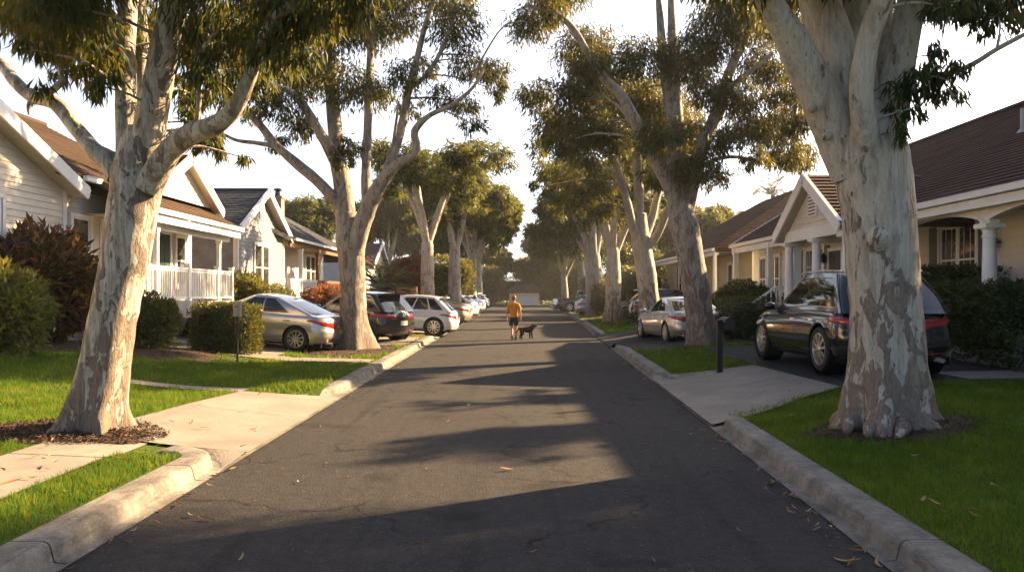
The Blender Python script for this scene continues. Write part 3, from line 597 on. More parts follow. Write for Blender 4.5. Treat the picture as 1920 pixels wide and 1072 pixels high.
# --- near right tree
zb=g(4.27,8.5); t=Tree('massive pale gum tree at the right in front of the black SUV',(4.28,8.5,zb-.06),13,BARKR)
t.limb([(1664,815),(1664,780),(1666,720),(1664,650),(1658,550),(1651,450),(1642,370),(1630,300),(1618,240),(1605,180)],[71,69,70,67,62,60,63,68,58,30],34,.085,flare=(zb,.50,.24,6),step=.045)
t.limb([(1600,330),(1568,250),(1528,160,-.1),(1490,85,-.2),(1458,30,-.3),(1425,-25,-.4),(1370,-120,-.6)],[38,40,37,30,25,22,14],18,.07)
t.limb([(1615,330,.1),(1595,200,.15),(1565,95,.2),(1535,0,.3),(1510,-110,.5)],[40,40,38,36,24],18,.06)
t.limb([(1628,260,.1),(1610,120,.3),(1598,0,.5),(1590,-120,.7)],[30,28,26,18],14)
t.limb([(1636,300,-.25),(1618,215,-.42),(1616,150,-.5),(1630,70,-.6),(1656,0,-.75),(1700,-90,-1)],[22,21,21,20,19,12],16,.08)
t.limb([(1650,320,.05),(1668,230,.1),(1685,130,.15),(1702,40,.2),(1722,-40,.3),(1760,-170,.4)],[34,30,29,27,24,14],16,.06)
t.limb([(1660,200,.3),(1655,90,.5),(1650,-40,.8)],[24,22,15],12)
t.limb([(1696,150,.1),(1730,143,-.1),(1780,138,-.3),(1825,120,-.5),(1870,92,-.7),(1935,58,-1)],[7,6,5,5.5,5,4],8)
t.limb([(1700,145,0),(1720,180,-.2),(1725,220,-.3)],[4,3,2],5)
# scar and burl
t.limb([(1648,455,-.31),(1646,440,-.385),(1644,428,-.36)],[20,18,9],12,.3)
t.limb([(1524,195,-.12),(1520,205,-.2)],[13,9],10,.2)
t.limb([(1552,250,-.1),(1549,258,-.18)],[13,8],10,.2)
up=[(1692,215,34,-.5),(1700,170,38,-.45),(1740,150,42,-.5),(1775,175,34,-.5),(1795,140,34,-.6),(1740,110,30,-.4),(1690,250,22,-.5),(1770,20,40),(1820,15,45),(1870,35,42,-.3),(1905,20,45),(1850,-30,70),(1780,-40,70),(1700,-60,80,1),(1560,20,55,1.2),(1480,-30,90,.8),(1590,-80,90),(1400,-60,90,-.5),(1660,-140,120),(1900,-60,80),(1480,-160,120),(1360,-130,90),(1830,-170,120),(1575,120,30,1.2),(1570,60,34,1.4),(1680,30,40,1.5),(1330,-50,60,-.6)]
t.pxclumps(up,.175,.024,6000,.8,1.9); t.roots(9,.44,.64,.22)
t.done()
# --- second right tree
zb=g(5.4,21.2); t=Tree('brown trunked gum tree before the silver coupe, long limb reaching over the road',(5.38,21.2,zb-.05),14,BARKB)
t.limb([(1318,655),(1316,635),(1310,590),(1302,530),(1293,470),(1282,420),(1272,380),(1268,350)],[32,29,25,24,25,26,22,14],24,.10,flare=(zb,.34,.3,5),step=.07)
t.limb([(1278,400),(1258,352,-.2),(1235,312,-.4),(1212,272,-.6),(1190,225,-.9),(1165,180,-1.1),(1135,150,-1.3),(1105,105,-1.5),(1075,55,-1.7),(1040,25,-1.9),(985,10,-2.2)],[20,15,13,12,11,10,9,7,6,5,3],12)
t.limb([(1276,390),(1276,300,.3),(1268,200,.6),(1262,100,.9),(1258,-20,1.2)],[18,13,11,10,6],12)
t.limb([(1284,400,.1),(1300,330,.1),(1318,270,.1),(1345,210,.1),(1362,150,0),(1390,85,-.2),(1425,10,-.4)],[17,15,13,12,10,8,5],12)
t.limb([(1360,170,0),(1400,140,-.3),(1450,100,-.6)],[7,5,3],7)
t.limb([(1305,320,.1),(1345,298,-.2),(1385,295,-.4),(1430,305,-.6)],[5,4,3,2],6)
t.limb([(1258,352,-.1),(1262,250,.4),(1245,130,.9),(1235,0,1.2)],[12,10,9,6],10)
t.limb([(1200,250,-.7),(1160,200,-.3),(1130,180,0)],[4,3,2],6)
up=[(1000,25,34,-1.9),(1055,62,38,-1.6),(972,22,26,-2.1),(1030,20,34,-1.8),(1105,120,36,-1.4),(1010,185,34),(1035,235,36),(1025,130,48),(1090,180,50),(1110,245,44),(1060,275,34),(1100,100,50),(1150,50,60),(1200,120,46),(1160,265,34),(1235,205,50),(1235,260,40,-1.2),(1270,335,30,.9),(1305,310,40,-.8),(1340,335,28),(1290,120,55),(1350,70,55),(1335,170,40),(1385,190,40),(1400,240,44),(1445,250,40),(1470,295,34),(1420,300,24),(1495,225,44),(1445,130,50),(1250,40,60),(1050,60,55),(1000,50,42),(1300,250,38),(1180,190,44),(1290,20,60),(1390,20,60),(1150,-40,80),(1050,-20,60),(1240,340,26,.9),(1262,285,34,.8),(1500,300,32),(1480,180,40),(1350,270,30),(1130,140,40),(1450,40,55),(1070,140,44),(1200,60,50)]
t.pxclumps(up,.20,.034,4200,1.7,1.2,1.12)
t.done()
# --- third right tree, fan of pale stems
zb=g(5.2,29.3); t=Tree('pale gum tree behind the silver coupe with stems fanning from low down',(5.2,29.3,zb-.05),15,BARKR)
t.limb([(1220,612),(1219,590),(1214,540),(1206,480),(1200,440),(1200,400)],[24,21,19,18,18,13],20,.09,flare=(zb,.4,.4,4),step=.09)
t.limb([(1202,460),(1186,425,-.3),(1176,380,-.5),(1165,340,-.6),(1150,300,-.8),(1110,275,-1),(1080,262,-1.2)],[11,9,8,7,6,4,2],10)
t.limb([(1200,440),(1198,380,.1),(1196,320,.2),(1192,240,.3),(1200,150,.5)],[12,10,9,7,4],10)
t.limb([(1207,450),(1222,410,.2),(1232,370,.3),(1245,330,.4),(1275,260,.5)],[9,8,7,6,3],10)
t.limb([(1210,470),(1232,440,-.2),(1248,405,-.3),(1258,380,-.3),(1280,340,-.3)],[9,8,7,6,3],10)
t.limb([(1165,340,-.6),(1160,300,-.2),(1170,250,0)],[4,3,2],7)
up=[(1000,312,26),(1030,300,38),(1060,330,40),(1100,300,46),(1080,380,34),(1140,345,36),(1180,290,44),(1015,355,26),(1230,330,30),(1130,400,26),(1060,250,44),(1110,240,48),(1160,230,48),(1220,260,46),(1260,300,40),(1200,190,60),(1270,220,50),(1120,180,50),(1050,395,22),(1100,355,36),(1240,240,44),(1160,380,22),(1010,280,30),(1290,270,34)]
t.pxclumps(up,.26,.05,1400,1.8,1.0,.97)
t.done()
# --- parametric gum for the rest of the avenue
def gum(label,X,Y,H,fork,r0,cw,seed,bark=None,lean=0,ctop=None,low=0.45,dens=1.0,nl=5,group=GUMS):
    z=g(X,Y); b=Vector((X,Y,z-.05)); t=Tree(label,b,seed,bark or BARKF,group); rr=t.rr
    ft=b+Vector((lean*fork,rr.uniform(-.1,.1),fork)); t.limb3([b,b+Vector((lean*fork*.3,0,fork*.35)),b+Vector((lean*fork*.7,0,fork*.7)),ft,ft+Vector((0,0,r0*1.6))],[r0*1.2,r0,r0*.92,r0*.78,r0*.2],14,.08,(z,.35,.35,4),.15)
    tips=[]
    for i in range(nl):
        a=2*PI*(i+rr.uniform(-.25,.25))/nl+seed; sp=rr.uniform(.45,1.)*cw*.72; hh=H*rr.uniform(.72,.95)
        e=b+Vector((lean*H*.6+math.cos(a)*sp,math.sin(a)*sp,hh)); st=ft-Vector((0,0,fork*.12*rr.random())); m1=st.lerp(e,.3)+Vector((0,0,.04*H)); m2=st.lerp(e,.65)+Vector((rr.uniform(-.2,.2),rr.uniform(-.2,.2),.05*H))
        t.limb3([st,m1,m2,e],[r0*.55,r0*.42,r0*.26,.03],9,.08,None,.35); tips.append((m1,m2,e))
    D=Y; ll=max(.16,D*.0072); n=int(26*nl/5*2.1)
    for i in range(n):
        m1,m2,e=tips[i%nl]; q=rr.random(); c=(m2.lerp(e,q) if rr.random()<.6 else m1.lerp(m2,.5+.5*q)); r=cw*rr.uniform(.15,.27)
        c=c+Vector((rr.uniform(-1,1),rr.uniform(-1,1),rr.uniform(-.5,.55)))*cw*.42
        if c.z<b.z+H*low: c.z=b.z+H*low+rr.random()*.8
        t.clump(c,(r,r,r*.8),int(dens*620*r*r*(34/D)**.9*1.6)+40,ll,ll*.24,.6,twig=(i%3==0))
    return t.done()
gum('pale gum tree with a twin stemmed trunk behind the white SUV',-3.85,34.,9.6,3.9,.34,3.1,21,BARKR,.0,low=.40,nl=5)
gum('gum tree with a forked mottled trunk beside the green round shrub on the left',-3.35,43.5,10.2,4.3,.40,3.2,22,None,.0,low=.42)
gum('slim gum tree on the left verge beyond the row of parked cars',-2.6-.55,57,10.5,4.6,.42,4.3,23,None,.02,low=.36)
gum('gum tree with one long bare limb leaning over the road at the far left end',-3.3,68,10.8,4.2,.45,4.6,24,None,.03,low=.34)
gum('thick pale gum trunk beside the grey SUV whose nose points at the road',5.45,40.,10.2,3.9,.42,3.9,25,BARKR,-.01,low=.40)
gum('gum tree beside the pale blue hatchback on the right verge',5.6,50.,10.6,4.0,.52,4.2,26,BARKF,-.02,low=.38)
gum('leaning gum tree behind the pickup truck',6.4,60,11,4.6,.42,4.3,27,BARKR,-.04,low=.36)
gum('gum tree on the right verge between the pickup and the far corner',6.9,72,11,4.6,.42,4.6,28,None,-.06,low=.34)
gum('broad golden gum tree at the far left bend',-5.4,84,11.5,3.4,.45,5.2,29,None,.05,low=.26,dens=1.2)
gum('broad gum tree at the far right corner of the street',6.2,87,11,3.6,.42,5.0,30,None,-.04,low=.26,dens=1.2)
# crowns rising behind the houses
BK='gum trees rising behind the house roofs'
gum('rounded gum crown above the grey roof with the brick chimney',-17.2,66,9.4,3.8,.4,4.2,31,None,0,low=.4,group=BK)
gum('gum crown behind the maroon roof at the right',15.6,62,9.0,3.6,.4,3.7,32,None,0,low=.4,group=BK)
gum('low golden gum crown right of the pale gap of sky at the street end',4.6,119,7.4,2.2,.35,4.6,42,None,0,low=.12,dens=1.3,group=BK)
gum('golden gum crown left of the pale gap of sky at the street end',-3.0,113,8.8,2.4,.35,4.4,43,None,0,low=.14,dens=1.3,group=BK)
gum('dark gum tree right of the low garage at the street end',8.5,113,10.5,3,.4,6.5,34,None,0,low=.12,dens=1.4,group=BK)
gum('tall gum tree left of the low garage at the street end',-14,112,13.5,4,.4,6.5,35,None,0,low=.15,dens=1.3,group=BK)
gum('gum tree standing behind the red leaved tree on the left',-13,78,12,4,.4,5.2,36,None,0,low=.3,group=BK)
gum('gum tree at the far right beyond the yellow house',15,82,11,4,.4,5.6,37,None,0,low=.25,group=BK)
gum('gum tree closing the view at the far right end',22,108,11.5,4,.4,7.0,38,None,0,low=.15,dens=1.3,group=BK)
# unseen garden tree that shades the foreground, and two added for road shade bands
def shade(label,X,Y,H,fork,cw,seed): gum(label,X,Y,H,fork,.3,cw,seed,None,0,low=.35,dens=.9,group='garden trees beside the maroon roofed house')
# ---------------------------------------------------------------- houses
Zv=(0,0,1)
def clip(poly,z,up):
    out=[]
    for i in range(len(poly)):
        a,b=poly[i],poly[(i+1)%len(poly)]; ia=(a[1]>=z) if up else (a[1]<=z); ib=(b[1]>=z) if up else (b[1]<=z)
        if ia: out.append(a)
        if ia!=ib: t=(z-a[1])/(b[1]-a[1]); out.append((a[0]+t*(b[0]-a[0]),z))
    return out
def siding(mb,O,U,N,poly,row=.15,lip=.02):
    O=Vector(O);U=Vector(U);N=Vector(N); z=min(p[1] for p in poly); zt=max(p[1] for p in poly)
    mb.poly([O+U*u+Vector((0,0,w))-N*.02 for u,w in poly])
    while z<zt-1e-4:
        c=clip(clip(poly,z,True),min(z+row,zt),False)
        if len(c)>=3:
            P=[O+U*u+Vector((0,0,w))+N*(lip*(z+row-w)/row) for u,w in c]; mb.poly(P)
            bl=[u for u,w in c if abs(w-z)<1e-5]
            if len(bl)>=2: a,b=min(bl),max(bl); mb.poly([O+U*a+Vector((0,0,z)),O+U*b+Vector((0,0,z)),O+U*b+Vector((0,0,z))+N*lip,O+U*a+Vector((0,0,z))+N*lip])
        z+=row
class House:
    def __init__(s,name,label,base,group=None): s.o=Vector(base); s.root=thing(name,label,'house',base,0,group)
    def B(s,mb,name,mat,parent=None,**k): return mb.build(name,mat,parent or s.root,s.o,**k)
    def window(s,C,U,N,w,h,cols=1,mun=(0,0),blind=.5,trim=WHITE,shut=None,sill=True,mid=True):
        U=Vector(U);N=Vector(N);Z=Vector(Zv); C=Vector(C)+N*.021; f=MB(); ax=(U,N,Z); T=.085
        cen=C+Z*h/2
        f.obox(cen+Z*(h/2+T/2)+N*.03,ax,(w/2+T+.02,.035,T/2)); 
        for q in (-1,1): f.obox(cen+U*q*(w/2+T/2)+N*.028,ax,(T/2,.03,h/2))
        f.obox(C-Z*T/2+N*.028,ax,(w/2+T,.03,T/2))
        cw=w/cols
        for i in range(cols):
            cx=C+U*(-w/2+cw*(i+.5))
            if i>0: f.obox(C+U*(-w/2+cw*i)+Z*h/2+N*.03,ax,(.035,.026,h/2-.002))
            for q in (-1,1): f.obox(cx+U*q*(cw/2-.045)+Z*h/2+N*.022,ax,(.022,.012,h/2-.003))
            for zz in ([.025,h-.025]+([h*.5] if mid else [])): f.obox(cx+Z*zz+N*.024,ax,(cw/2-.068,.014,.024))
            for k in range(1,mun[0]+1): f.obox(cx+U*(-cw/2+cw*k/(mun[0]+1))+Z*h/2+N*.0225,ax,(.009,.006,h/2-.05))
            for k in range(1,mun[1]+1): f.obox(cx+Z*(h*k/(mun[1]+1))+N*.0235,ax,(cw/2-.07,.006,.009))
        wf=s.B(f,'window',trim); p=MB(); p.obox(cen+N*.012,ax,(w/2,.006,h/2)); s.B(p,'pane',GLASS,wf)
        if blind:
            b=MB()
            for i in range(cols):
                cx=C+U*(-w/2+cw*(i+.5)); b.obox(cx+Z*(h*blind/2+.03)+N*.0155,ax,(cw/2-.05,.002,h*blind/2-.03))
            s.B(b,'blind',BLIND,wf)
        if sill: q=MB(); q.obox(C-Z*(T+.025)+N*.05,ax,(w/2+T+.04,.07,.022)); s.B(q,'sill',trim,wf)
        if shut:
            for q in (-1,1):
                m=MB(); sw=shut; cc=cen+U*q*(w/2+T+.02+sw/2)+N*.035; m.obox(cc,ax,(sw/2,.02,h/2+.05))
                k=int(h/.07)
                for i in range(k): m.obox(cc+Z*(-h/2+.06+i*.07)+N*.024,ax,(sw/2-.05,.008,.022))
                s.B(m,'shutter',SHUT)
        return wf
    def door(s,C,U,N,w,h,mat,trim=WHITE):
        U=Vector(U);N=Vector(N);Z=Vector(Zv); C=Vector(C)+N*.02; ax=(U,N,Z); m=MB(); m.obox(C+Z*h/2+N*.02,ax,(w/2,.018,h/2))
        d=s.B(m,'door',mat)
        m=MB()
        for px in (-1,1):
            for a,b in ((.12,.45),(.52,.94)): m.obox(C+U*px*w*.23+Z*h*(a+b)/2+N*.042,ax,(w*.17,.006,h*(b-a)/2))
        s.B(m,'door_panel',mat,d)
        m=MB(); m.obox(C+Z*(h+.05)+N*.03,ax,(w/2+.12,.035,.05)); 
        for q in (-1,1): m.obox(C+U*q*(w/2+.055)+Z*h/2+N*.03,ax,(.05,.032,h/2))
        s.B(m,'door_frame',trim); m=MB(); m.sphere(C+U*w*.4+Z*h*.47+N*.08,.035,8,6); m.cyl(C+U*w*.4+Z*h*.47+N*.03,C+U*w*.4+Z*h*.47+N*.08,.015); s.B(m,'handle',GREYM,d)
    def column(s,x,y,z0,z1,r=.13,sq=False,mat=WHITE,name='porch_column'):
        m=MB(); C=Vector((x,y,z0))
        if sq:
            ax=((1,0,0),(0,1,0),Zv); h=z1-z0; m.obox(C+Vector((0,0,h/2)),ax,(r,r,h/2-.001)); m.obox(C+Vector((0,0,.09)),ax,(r*1.35,r*1.35,.09)); m.obox(C+Vector((0,0,h-.05)),ax,(r*1.4,r*1.4,.05)); m.obox(C+Vector((0,0,h-.2)),ax,(r*1.2,r*1.2,.02))
            return s.B(m,name,mat)
        h=z1-z0; m.lathe(C,[(r*1.5,0),(r*1.5,.08),(r*1.25,.10),(r*1.3,.15),(r*1.05,.18),(r,.25),(r*1.02,h*.4),(r*.86,h-.28),(r*1.02,h-.27),(r*1.02,h-.24),(r*.88,h-.22),(r*.9,h-.14),(r*1.25,h-.09)],20)
        m.obox(C+Vector((0,0,h-.045)),((1,0,0),(0,1,0),Zv),(r*1.45,r*1.45,.045)); return s.B(m,name,mat,smooth=True,angle=35)
    def rail(s,a,b,h=.95,mat=WHITE,gap=.125,posts=True,name='railing',bal=.018):
        a=Vector(a);b=Vector(b); m=MB(); d=b-a; L=d.length
        m.beam(a+Vector((0,0,h)),b+Vector((0,0,h)),.09,.05); m.beam(a+Vector((0,0,h-.07)),b+Vector((0,0,h-.07)),.045,.06); m.beam(a+Vector((0,0,.1)),b+Vector((0,0,.1)),.05,.07)
        n=max(2,int(L/gap))
        for i in range(1,n): p=a+d*(i/n); m.box(p+Vector((-bal,-bal,.12)),p+Vector((bal,bal,h-.09)))
        return s.B(m,name,mat)
    def newel(s,p,h,w=.06,mat=WHITE):
        m=MB(); p=Vector(p); m.box(p+Vector((-w,-w,0)),p+Vector((w,w,h))); m.box(p+Vector((-w*1.3,-w*1.3,h)),p+Vector((w*1.3,w*1.3,h+.05))); s.B(m,'railing_post',mat)
    def roof(s,slabs,mat,th=.14,name='roof'):
        m=MB()
        for p in slabs:
            m.slab(p,th); P=[Vector(q) for q in p]; n=(P[1]-P[0]).cross(P[2]-P[0]).normalized(); n=-n if n.z<0 else n
            e=Vector((-n.y,n.x,0)).normalized(); up=n.cross(e); up=-up if up.z<0 else up; O=P[0]; pl=[((q-O).dot(e),(q-O).dot(up)) for q in P]; v=min(q[1] for q in pl); vt=max(q[1] for q in pl); row=.19
            while v<vt-.01:
                c=clip(clip(pl,v,True),min(v+row,vt),False); lp=.024+random.uniform(-.004,.006)
                if len(c)>=3:
                    m.poly([O+e*a+up*b+n*(.004+lp*(v+row-b)/row) for a,b in c],[(a,b) for a,b in c]); bl=[a for a,b in c if abs(b-v)<1e-5]
                    if len(bl)>=2: a,b=min(bl),max(bl); m.poly([O+e*a+up*v+n*.002,O+e*b+up*v+n*.002,O+e*b+up*v+n*(.004+lp),O+e*a+up*v+n*(.004+lp)])
                v+=row
        return s.B(m,name,mat)
    def beams(s,lst,name,mat):
        m=MB()
        for a,b,w,h in lst: m.beam(a,b,w,h)
        return s.B(m,name,mat)
    def boxes(s,lst,name,mat,parent=None):
        m=MB()
        for a,b in lst: m.box(a,b)
        return s.B(m,name,mat,parent)
    def gutter(s,a,b):
        m=MB(); m.beam(a,b,.12,.11); m.beam(Vector(a)+Vector((0,0,.06)),Vector(b)+Vector((0,0,.06)),.145,.018); return s.B(m,'gutter',WHITE)
    def gable(s,X,yc,half,ze,za,N,wallmat,depth,roofmat,over=.3,zb=None,vent=True,trim=.2,row=.15,back=None):
        """gable end facing the street in plane X; N=+1 faces +X"""
        n=(N,0,0); m=MB(); poly=[(-half,ze-.0),(half,ze),(0,za)]
        siding(m,(X,yc,0),(0,1,0),n,[(-half,zb if zb is not None else ze),(half,zb if zb is not None else ze),(half,ze),(0,za),(-half,ze)] if zb is not None else poly,row); s.B(m,'gable_wall',wallmat)
        sl=(za-ze)/half; e=.35; xo=X+N*over; xb=X-N*depth
        for q in (-1,1):
            y1=yc+q*(half+e); z1=ze-sl*e+.16; zt=za+.16
            s.roof([[(xo,y1,z1),(xb,y1,z1),(xb,yc,zt),(xo,yc,zt)]],roofmat,.13)
            mm=MB(); mm.beam((xo+N*.02,y1,z1-.13),(xo+N*.02,yc,zt-.13),.045,trim,(0,0,1)); mm.beam((xo-N*.005,y1,z1+.006),(xo-N*.005,yc,zt+.006),.10,.10,(0,0,1)); s.B(mm,'rake_trim',WHITE)
            mm=MB(); mm.poly([(xo,y1,z1-.2),(X,y1,z1-.2),(X,yc,zt-.2),(xo,yc,zt-.2)]); s.B(mm,'soffit',SOFFIT)
        if vent:
            v=MB(); zc=ze+(za-ze)*.52; hw=min(.22,half*.12); v.box((X+N*.02,yc-hw-.05,zc-.35),(X+N*.05,yc+hw+.05,zc+.35)); vo=s.B(v,'gable_vent',WHITE)
            v=MB()
            for i in range(7): v.box((X+N*.052,yc-hw,zc-.30+i*.09),(X+N*.062,yc+hw,zc-.265+i*.09))
            s.B(v,'slat',SHUT,vo)
    def lamp(s,p,N):
        p=Vector(p); m=MB(); m.cyl(p,p+Vector(N)*.16,.02); m.lathe(p+Vector(N)*.18+Vector((0,0,-.16)),[(.03,0),(.075,.04),(.09,.2),(.10,.21),(.02,.30),(.01,.34)],8); s.B(m,'porch_lamp',BLACKM)
E=(1,0,0); W=(-1,0,0); Y_=(0,1,0); S_=(0,-1,0)
# ---- cream cottage with the white porch (near left)
zf=1.52
h=House('cottage','cream weatherboard cottage with white railed porch and brown roof at the left',(-11,18,.4))
m=MB(); siding(m,(-11,0,0),Y_,E,[(6,.3),(25.5,.3),(25.5,4.35),(6,4.35)]); h.B(m,'wall',CREAM)
m=MB(); siding(m,(0,25.5,0),(-1,0,0),Y_,[(11,.3),(20,.3),(20,4.35),(11,4.35)]); h.B(m,'wall',CREAM)
for q in [((-11.02,18.25,.4),(-10.965,18.40,4.3)),((-11.02,25.4,.4),(-10.96,25.54,4.0))]: h.boxes([q],'corner_board',WHITE)
# wing gable (apex out of frame)
h.gable(-11,12.5,5.75,4.32,6.7,1,CREAM,6,SH_BROWN,.45,trim=.26)
# main roof
sl=.52; ex=-9.25; ez=3.98
def rz(x): return ez+sl*(ex-x)
h.roof([[(-10.55,17.5,rz(-10.55)),(-10.55,19.0,rz(-10.55)),(-16,19.0,rz(-16)),(-16,17.5,rz(-16))],[(ex,19.0,ez),(ex,25.45,ez),(-16,25.45,rz(-16)),(-16,19.0,rz(-16))],[(-11.9,8,rz(-11.9)),(-11.9,17.5,rz(-11.9)),(-16,17.5,rz(-16)),(-16,8,rz(-16))],
 [(-16,8,rz(-16)),(-16,25.45,rz(-16)),(-22,25.45,rz(-10)),(-22,8,rz(-10))]],SH_BROWN)
h.boxes([((-16.12,8,rz(-16)-.03),(-15.88,25.5,rz(-16)+.07))],'ridge_cap',SH_BROWN)
h.gutter((-10.48,18.35,rz(-10.55)-.08),(-10.48,19.02,rz(-10.55)-.08)); h.gutter((ex+.05,19.0,ez-.08),(ex+.05,25.5,ez-.08))
h.beams([((ex-.02,19.0,ez-.26),(ex-.02,25.45,ez-.26),.05,.2),((-9.62,19.0,ez-.36),(-9.62,25.3,ez-.36),.14,.26),((ex,25.43,ez-.12),(-11,25.43,rz(-11)-.12),.04,.22)],'fascia',WHITE)
m=MB(); m.poly([(ex,19,ez-.22),(ex,25.4,ez-.22),(-11,25.4,ez-.20),(-11,19,ez-.20)]); h.B(m,'porch_ceiling',SOFFIT)
# entry gable over the porch
h.gable(-10.2,23.15,2.15,4.62,5.86,1,CREAM,4,SH_BROWN,.28,vent=False,trim=.24)
# porch
h.boxes([((-11,18.7,zf-.2),(-9.42,25.35,zf))],'porch_floor',GREYP)
h.boxes([((-9.50,18.7,zf-.36),(-9.40,25.35,zf-.20))],'skirt_board',GREYP)
m=MB()
for i in range(46):
    y=18.0+i*.17
    for q in (-1,1):
        a=Vector((-9.46-.006*q,y,zf-.36)); b=Vector((-9.46-.006*q,y+q*.75,zf-1.12))
        if 18.6<a.y<25.4 and 18.6<b.y<25.4: m.beam(a,b,.012,.045,(1,0,0))
h.B(m,'lattice',GREYP); h.boxes([((-9.62,18.7,.2),(-9.58,25.3,zf-.36))],'porch_base',BLACKM)
h.column(-9.5,19.93,zf,ez-.48,.055,True); h.column(-9.9,25.2,zf,ez-.45,.055,True)
for a,b in ((18.75,19.85),(20.0,21.84),(21.96,24.0),(24.1,25.2)): h.rail((-9.5,a,zf),(-9.5,b,zf))
h.rail((-9.55,25.27,zf),(-10.95,25.27,zf))
for y in (18.7,21.9,24.05,25.27): h.newel((-9.5,y,zf),1.06)
h.door((-11,23.45,zf),Y_,E,.86,2.1,GREEND); h.window((-11,24.72,zf+.5),Y_,E,.72,1.6,1,blind=.45); h.window((-11,18.98,zf+.45),Y_,E,.78,1.7,1,blind=.5); h.window((-11,20.4,zf+.45),Y_,E,.85,1.7,1,blind=.5)
h.window((-11,15.35,2.05),Y_,E,1.35,1.75,1,blind=.45); h.window((-11,12.0,2.05),Y_,E,1.35,1.75,1)
h.lamp((-11,22.75,zf+1.75),E)
m=MB(); m.box((-12.2,25.55,.3),(-11.5,26.15,6.7)); ch=h.B(m,'chimney',BRICK); m=MB(); m.box((-12.27,25.48,6.7),(-11.43,26.22,6.85)); h.B(m,'chimney_cap',BRICK,ch)
# ---- grey shake house
h=House('grey_house','grey shake house with a steep street gable and blue grey roof behind the silver sedan',(-11,34,.4))
m=MB(); siding(m,(-11,0,0),Y_,E,[(29.7,.3),(35.9,.3),(35.9,4.42),(29.7,4.42)],.17); siding(m,(0,29.7,0),E,S_,[(-20,.3),(-11,.3),(-11,4.42),(-20,4.42)],.17); h.B(m,'wall',GREYS)
for q in [((-11.06,29.62,.4),(-10.95,29.78,4.4)),((-11.06,35.82,.4),(-10.95,35.95,4.4))]: h.boxes([q],'corner_board',WHITE)
h.gable(-11,32.8,3.1,4.42,6.12,1,GREYS,9,SH_BLUE,.35,trim=.22,row=.17)
h.boxes([((-20,32.7,6.2),(-10.7,32.9,6.36))],'ridge_cap',SH_BLUE)
h.gutter((-10.7,29.32,4.32),(-20,29.32,4.32)); h.beams([((-10.72,29.42,4.16),(-20,29.42,4.16),.04,.2)],'fascia',WHITE)
m=MB(); m.cyl((-10.9,29.66,.5),(-10.9,29.66,4.2),.05); h.B(m,'downpipe',WHITE)
h.window((-11,32.75,1.9),Y_,E,1.9,1.95,2,(0,0),.0)
# main range behind, ridge along the street
ex,ez=-10.55,4.45; sl=.60
h.roof([[(ex,35.2,ez),(ex,48.5,ez),(-14.6,44.8,ez+sl*4.05),(-14.6,32,ez+sl*4.05),(ex-1.2,32,ez+.72)],[(-14.6,30,ez+2.43),(-14.6,44.8,ez+2.43),(-18.6,48.5,ez),(-18.6,30,ez)],[(ex,48.5,ez),(-18.6,48.5,ez),(-14.6,44.8,ez+2.43)]],SH_BLUE)
h.gutter((ex+.05,36.2,ez-.08),(ex+.05,48.5,ez-.08))
m=MB(); siding(m,(-12.2,0,0),Y_,E,[(35.9,.3),(48.2,.3),(48.2,4.3),(35.9,4.3)],.17); h.B(m,'wall',TAN)
m=MB(); m.poly([(ex,36,ez-.2),(ex,48.3,ez-.2),(-12.2,48.3,ez-.2),(-12.2,36,ez-.2)]); h.B(m,'porch_ceiling',SOFFIT)
h.beams([((-10.75,36,ez-.32),(-10.75,48.3,ez-.32),.14,.24)],'porch_beam',BROWNW)
h.boxes([((-12.2,36,1.3),(-10.6,48.3,1.5))],'porch_floor',GREYP)
h.column(-10.75,38.0,1.5,ez-.44,.09,True); h.column(-10.75,41.2,1.5,ez-.44,.08,True,BROWNW); h.column(-10.75,47.9,1.5,ez-.44,.08,True)
h.rail((-10.72,36.1,1.5),(-10.72,41.1,1.5)); h.rail((-10.72,41.3,1.5),(-10.72,47.8,1.5),mat=BROWNW)
h.window((-12.2,45.6,2.2),Y_,E,3.2,1.8,3,(0,0),.3); h.window((-12.2,39.2,2.2),Y_,E,1.3,1.7,2,(0,0),.5)
m=MB(); m.box((-13.75,42.7,6.0),(-13.2,43.3,7.2)); m.box((-13.82,42.63,7.2),(-13.13,43.37,7.33)); ch=h.B(m,'chimney',BRICK); m=MB(); m.lathe((-13.47,43,7.33),[(.2,0),(.16,.3),(.26,.34),(.26,.42),(.0,.5)],10); h.B(m,'chimney_pot',BLACKM,ch)
m=MB(); m.cyl((-13,31.2,5.0),(-13,31.2,6.75),.05); m.cyl((-13,31.2,6.7),(-13,31.2,6.82),.1); h.B(m,'vent_pipe',GREYM)
# ---- far left bungalow
h=House('red_roofed_bungalow','small white bungalow with a reddish roof behind the cycad palm',(-11,60,.3))
m=MB(); siding(m,(-11,0,0),Y_,E,[(52,.3),(66,.3),(66,3.9),(52,3.9)],.2); siding(m,(0,52,0),E,S_,[(-19,.3),(-11,.3),(-11,3.9),(-19,3.9)],.2); h.B(m,'wall',WHITE)
h.gable(-11,61.5,3.6,3.9,5.7,1,CREAM,8,SH_RED,.35,row=.2); h.roof([[(-10.6,51.6,3.9),(-10.6,66,3.9),(-15,66,6.1),(-15,51.6,6.1)],[(-15,51.6,6.1),(-15,66,6.1),(-19.4,66,3.9),(-19.4,51.6,3.9)]],SH_RED)
h.window((-11,54.5,1.7),Y_,E,1.4,1.5,2); h.window((-11,61.5,1.7),Y_,E,1.8,1.5,2)
